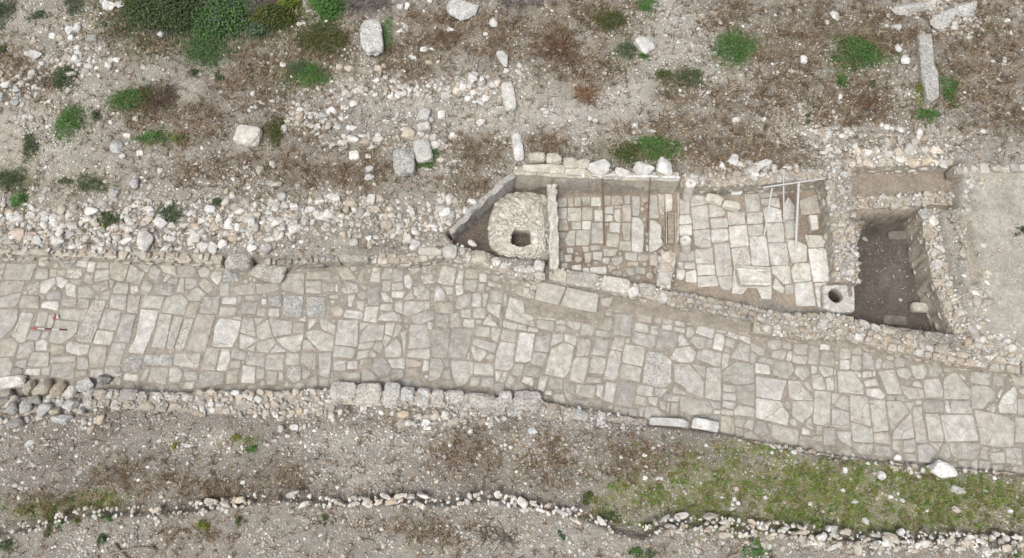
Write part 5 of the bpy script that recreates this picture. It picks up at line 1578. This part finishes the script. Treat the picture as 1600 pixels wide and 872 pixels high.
G_D = [(.06, .095, .04), (.08, .12, .05), (.05, .08, .035), (.12, .145, .075)]     # dark
G_O = [(.10, .12, .035), (.075, .10, .03), (.14, .14, .045), (.05, .075, .025)]        # olive
G_Y = [(.16, .20, .03), (.12, .17, .03), (.20, .22, .045)]                             # yellow-green
G_S = [(.10, .14, .08), (.14, .18, .115), (.07, .11, .06)]                             # silvery
G_R = [(.18, .105, .06), (.23, .145, .08), (.14, .09, .055)]                          # rusty
def weed(px, py, rx, ry, cols, label, h=None, name='weed_clump', cat='weed clump', dens=1.0, ls=.042, stem=True, group=None):
    g = ground(px, py); p = ppm(px, py); rx, ry = rx / p, ry / p
    h = h or min(.28, .12 + .3 * min(rx, ry))
    root = empty(name, g, label, cat, group)
    mb = MB(); n = int(np.clip(rx * ry * 7500 * dens, 120, 20000)); leaves(mb, rs, n, g[0], g[1], None, rx * .92, ry * .92, h, cols, ls)
    mb.build('foliage', M_LEAF, root)
    mb = MB(); twigs(mb, rs, int(np.clip(rx * ry * 60, 5, 50)), g, min(rx, ry) * .9, h * .9, (.16, .14, .08), .006); mb.build('stems', M_TWIG, root)
    return root
for q in [(1147, 77, 34, 33, G_B, 'big bright green round weed clump on the upper right slope'), (1338, 84, 42, 28, G_B, 'wide bright green weed patch left of the hooked white stone'), (1481, 140, 15, 27, G_B, 'tall green clump hugging the right side of the long outcrop'),
          (1440, 146, 13, 20, G_Y, 'yellow-green weed at the left side of the long outcrop'), (1446, 183, 22, 12, G_B, 'green tuft just below the lower end of the long outcrop'), (952, 32, 28, 20, G_O, 'rounded olive-green bush near the top edge, left of the gravel'),
          (1010, 10, 18, 13, G_B, 'green clump cut by the top edge above the tilted grey block'), (980, 80, 17, 15, G_S, 'pale green weed left below the tilted grey block'), (1006, 89, 9, 8, G_B, 'small green tuft touching the lower side of the tilted grey block'),
          (1037, 119, 14, 13, G_O, 'olive weed left of the wide thin green patch on the gravel'), (1077, 122, 24, 16, G_D, 'thin dark green patch on the gravel slope'), (1027, 232, 38, 20, G_B, 'lush green plants above the peaked white coping boulder'), (985, 240, 24, 18, G_O, 'olive grassy plants above the low white coping stone'),
          (1315, 125, 11, 13, G_B, 'small green tuft below the wide bright patch'), (1261, 187, 8, 8, G_D, 'tiny dark green tuft above the courtyard corner'), (1362, 133, 9, 8, G_D, 'tiny green tuft on the right end of the brown slope'), (112, 192, 24, 26, G_B, 'green grassy clump on the stony left slope'),
          (100, 122, 20, 22, G_D, 'thin dark green growth above the grassy clump on the left'), (200, 157, 30, 18, G_B, 'low green bush on the left half of a mixed brown shrub'), (229, 150, 15, 20, G_O, 'yellowish bush in the middle of a mixed brown shrub'), (428, 206, 20, 28, G_O, 'dark green bush right beside the squarish pale block'),
          (487, 118, 30, 22, G_B, 'green bush right of the silvery plant on the upper slope'), (468, 108, 18, 16, G_S, 'silvery green plant on the upper slope'), (506, 62, 42, 28, G_O, 'broad olive shrub left of the large white pitted block'), (238, 215, 26, 11, G_B, 'low green plants above the squat stones on the left slope'),
          (280, 218, 10, 8, G_Y, 'small yellow-green weed right of the low green plants'), (48, 232, 12, 22, G_D, 'narrow dark green streak of weeds near the left edge'), (14, 283, 26, 18, G_D, 'dark green weeds cut by the left edge'), (31, 314, 13, 16, G_B, 'green tuft above the rubble bank near the left edge'),
          (142, 286, 20, 13, G_D, 'dark green low weed right of the white pebbly patch'), (103, 285, 14, 8, G_D, 'thin weed left of the dark green low weed'), (172, 342, 20, 16, G_D, 'dark green weed growing through the rubble bank'), (267, 333, 22, 17, G_D, 'greyish green weed in the rubble bank above the pointed boulder'),
          (340, 317, 12, 10, G_D, 'small dark tuft at the upper rim of the rubble bank'), (163, 357, 7, 7, G_Y, 'tiny yellow weed on the rubble bank'), (665, 256, 18, 9, G_B, 'bright green tuft under the upright greyish block'), (684, 240, 8, 10, G_B, 'small green tuft right of the upright greyish block'),
          (150, 184, 8, 12, G_D, 'single small green tuft right of the grassy clump on the left'), (605, 57, 10, 26, G_B, 'green growth along the right side of the large white pitted block'), (60, 26, 16, 9, G_D, 'dark little weed near the upper left corner'), (118, 8, 15, 17, G_D, 'dark green bush cut by the top edge near the left corner'),
          (6, 18, 16, 26, G_D, 'dark bush in the top left corner'), (3, 82, 8, 12, G_O, 'olive weed at the left edge of the upper slope'), (322, 80, 38, 26, G_S + G_B, 'pale green shrub below the big shrubs at the top'), (305, 115, 10, 8, G_D, 'small weed on the bare patch below the pale green shrub'), (343, 120, 9, 10, G_D, 'small grey-green weed left of the brown grass'),
          (320, 820, 13, 10, G_Y, 'vivid yellow-green weed on the lower terrace'), (165, 811, 9, 7, G_B, 'green weed under the white edging stones at the lower left'), (97, 815, 9, 7, G_B, 'green weed left of the white edging stones'), (85, 809, 8, 6, G_Y, 'yellow-green weed beside its green neighbour at the lower left'), (122, 813, 7, 6, G_O, 'little olive weed between the edging stones at the lower left'),
          (76, 830, 7, 10, G_O, 'olive weed below the left edging stones'), (376, 815, 10, 8, G_O, 'olive weed right of the vivid yellow-green one'), (510, 812, 10, 8, G_O, 'lone olive weed on the lower terrace below the edging stones'), (392, 700, 9, 9, G_B, 'bright weed on the bare strip below the white rubble'), (371, 685, 8, 8, G_Y, 'yellow weed above the bright weed on the bare strip'),
          (275, 697, 6, 6, G_Y, 'tiny yellow weed beside the flat white stone on the bare strip'), (161, 845, 9, 12, G_D, 'dark green weed near the bottom edge at left'), (10, 855, 12, 10, G_D, 'green weed in the bottom left corner'), (919, 778, 11, 14, G_O, 'tall olive tuft at the left start of the grass'), (876, 838, 8, 8, G_S, 'grey-green rosette on the bare lower terrace'),
          (992, 862, 15, 9, G_B, 'green plant at the bottom edge below the gap in the terrace wall'), (1016, 862, 10, 9, G_S, 'silvery plant at the bottom edge right of a green one'), (1178, 858, 20, 13, G_B, 'green bush at the bottom edge in front of the broad wall'), (1172, 839, 6, 8, G_S, 'small silvery weed on the broad terrace wall'), (950, 808, 16, 12, G_D, 'dark green growth at the end of the white edging stones'),
          (1013, 822, 14, 9, G_Y, 'yellow-green growth left of the broad terrace wall'), (1587, 865, 8, 7, G_B, 'bright weed in the bottom right corner'), (1393, 835, 12, 6, G_B, 'dark green weed in the grass above the broad terrace wall'), (1598, 362, 14, 8, G_D, 'low dark weed on the bare earth at the right edge')]:
    weed(*q)
for q in [(285, 16, 84, 40, G_D, 'largest dark green shrub along the top edge', .8), (345, 26, 50, 46, G_B + G_S, 'light green feathery shrub along the top edge', .7), (232, 8, 40, 20, G_O, 'olive shrub left of the largest dark shrub at the top', .6), (428, 28, 34, 22, G_O, 'yellow-tipped shrub between dead bushes at the top', .5), (455, 8, 20, 14, G_Y, 'small yellow-green bush at the top edge', .4), (516, 10, 22, 24, G_B, 'dark green bush beside the grey dead brush at the top', .5), (405, 50, 20, 14, G_S, 'silvery bush under the yellow-tipped shrub', .35)]:
    weed(*q[:6], h=q[6], name='shrub', cat='shrub', dens=1.3, ls=.075)
def dead(px, py, rx, ry, col, label, n=120, h=.35, name='dead_bush', leafc=None):
    g = ground(px, py); p = ppm(px, py)
    root = empty(name, g, label, 'dead bush'); mb = MB()
    for i in range(max(1, int(rx / ry + .5))):
        c = (g[0] + (i - (int(rx / ry + .5) - 1) / 2) * ry / p * 1.3, g[1], g[2]); twigs(mb, rs, int(n * ry / rx) if rx > ry else n, c, ry / p * 1.15, h, col, .010)
    mb.build('twigs', M_TWIG2, root)
    if leafc:
        mb = MB(); leaves(mb, rs, int(rx * ry / p / p * 1400), g[0], g[1], None, rx / p, ry / p, h * .7, leafc, .05); mb.build('dry_leaves', M_LEAF, root)
M_TWIG2 = leaf_mat('bleached_twigs')
dead(575, 6, 50, 26, (.27, .245, .22), 'grey dead brush with long bleached twigs at the top edge', 260, .5)
dead(815, 4, 50, 16, (.25, .22, .21), 'greyish dead brush along the top edge right of the big rough boulder', 160)
dead(410, 14, 30, 26, (.22, .20, .18), 'grey bare bush between the green shrubs at the top edge', 150, .5)
dead(255, 150, 26, 26, (.15, .12, .10), 'dark burnt-looking dead bush right of the yellowish bush', 150, .3, leafc=G_R)
dead(918, 146, 26, 20, (.33, .19, .11), 'orange-brown dry bush on the gravel slope above the oven room', 160, .25, leafc=G_R)
dead(876, 75, 24, 34, (.20, .125, .085), 'reddish brown withered bush on the upper middle slope', 150, .25, leafc=G_R)
dead(700, 62, 22, 14, (.19, .14, .10), 'brown withered weed left of the top boulders', 80, .22, leafc=G_R)
dead(265, 42, 40, 30, (.27, .25, .235), 'pale bleached brush under the largest dark shrub', 220, .3)
dead(775, 838, 34, 22, (.17, .145, .125), 'dark branching twigs lying on the lower terrace', 70, .08)
dead(1355, 165, 34, 24, (.21, .155, .12), 'dark brown thorny bush left of the green tuft under the outcrop', 130, .2, leafc=G_R)
# fallen branches
def branch(label, pts, r):
    g = [ground(x, y) + np.array([0, 0, .06 + .03 * (i % 2)]) for i, (x, y) in enumerate(pts)]; mb = MB()
    for i in range(len(g) - 1): tube(g[i], g[i + 1], r * (1 - .5 * i / len(g)), mb, (.25, .215, .185, 0), 7, r * (1 - .5 * (i + 1) / len(g)))
    tag(mb.build('fallen_branch', M_TWIG), label, 'branch')
branch('curved dry branch lying lowest at the bottom left edge', [(180, 850), (188, 860), (198, 870), (206, 878)], .04)
branch('long dry branch lying across the others at the bottom left', [(166, 868), (195, 860), (222, 856), (242, 858)], .026)
branch('thin dry branch crossing the bottom left edge at right', [(232, 872), (246, 862), (240, 855), (205, 856)], .022)
branch('dark dry branch curving at the bottom edge below the broad wall', [(1135, 872), (1152, 865), (1158, 852), (1148, 840)], .035)
branch('pale forked stick on the bare strip at the left', [(90, 728), (102, 722), (112, 720), (115, 728)], .022)
# ------------------------------------------------------------------ grass and dry grass (ground cover)
def tufts(name, n, dens, cols, Ls, blades, wd, flat, ymin=-9, ymax=12):
    x = rs.uniform(-19, 19, n); y = rs.uniform(ymin, ymax, n); z = T(x, y); px, py = proj(x, y, z)
    ok = (px > -120) & (px < 1720) & (py > -60) & (py < 930) & (rs.rand(n) < dens(x, y, px, py)); x, y, z = x[ok], y[ok], z[ok]; m = len(x)
    tc = np.array(cols)[rs.randint(0, len(cols), m)] * rs.uniform(.75, 1.25, (m, 1))
    X = np.repeat(x, blades) + rs.normal(0, .02, m * blades); Y = np.repeat(y, blades) + rs.normal(0, .02, m * blades); Z = np.repeat(z, blades)
    k = m * blades; a = rs.uniform(0, 6.2832, k); L = rs.uniform(*Ls, k); el = rs.uniform(*flat, k)
    d = np.c_[np.cos(a) * np.cos(el), np.sin(a) * np.cos(el), np.sin(el)] * L[:, None]; s = np.c_[-np.sin(a), np.cos(a), np.zeros(k)] * wd
    P = np.c_[X, Y, Z]
    V = np.stack([P - s, P + s, P + d * .6 + s * .7, P + d + [0, 0, -.01]], 1).reshape(-1, 3)
    c4 = np.ones((k, 4, 4)); c4[:, :, :3] = (np.repeat(tc, blades, 0) * rs.uniform(.75, 1.3, (k, 1)))[:, None]
    o = mk(name, V, np.arange(4 * k).reshape(-1, 4), M_LEAF, c4.reshape(-1, 4)); print(name, m)
    return tag(o, kind='stuff')
def d_dry(x, y, px, py):
    n = fbm(x, y, 2.6, 47, 3); return np.clip((blobs(px, py, DRY) * 1.4 * (.2 + 1.4 * (n > .45) * n) + .10) * open_ground(x, y) * (sdist(x, y, RIGHT) > 0), 0, 1)
def d_green(x, y, px, py):
    n = fbm(x, y, 2.6, 47, 3); return np.clip(blobs(px, py, GREENB) * 1.6 * (.1 + 1.5 * (n > .48) * n) * open_ground(x, y), 0, 1)
def d_grn2(x, y, px, py):
    n = fbm(x, y, 2.6, 48, 3); return np.clip((blobs(px, py, GRN2) * 1.2 * (n > .45) + .012) * open_ground(x, y) * (sdist(x, y, RIGHT) > 0), 0, 1)
tufts('dry_grass', 120000, d_dry, [(.20, .14, .095), (.27, .195, .13), (.15, .105, .075), (.36, .29, .21), (.21, .135, .08), (.13, .125, .075), (.42, .36, .27)], (.07, .26), 5, .009, (.15, 1.1))
tufts('grass', 60000, d_green, [(.18, .265, .05), (.23, .29, .07), (.29, .29, .10), (.11, .20, .05), (.32, .28, .15)], (.05, .16), 7, .007, (.3, 1.2), ymin=-8, ymax=-2)
tufts('sparse_weeds', 60000, d_grn2, [(.075, .11, .045), (.10, .14, .06), (.13, .145, .065)], (.04, .12), 7, .008, (.2, 1.1))
print('loose stones', nst)
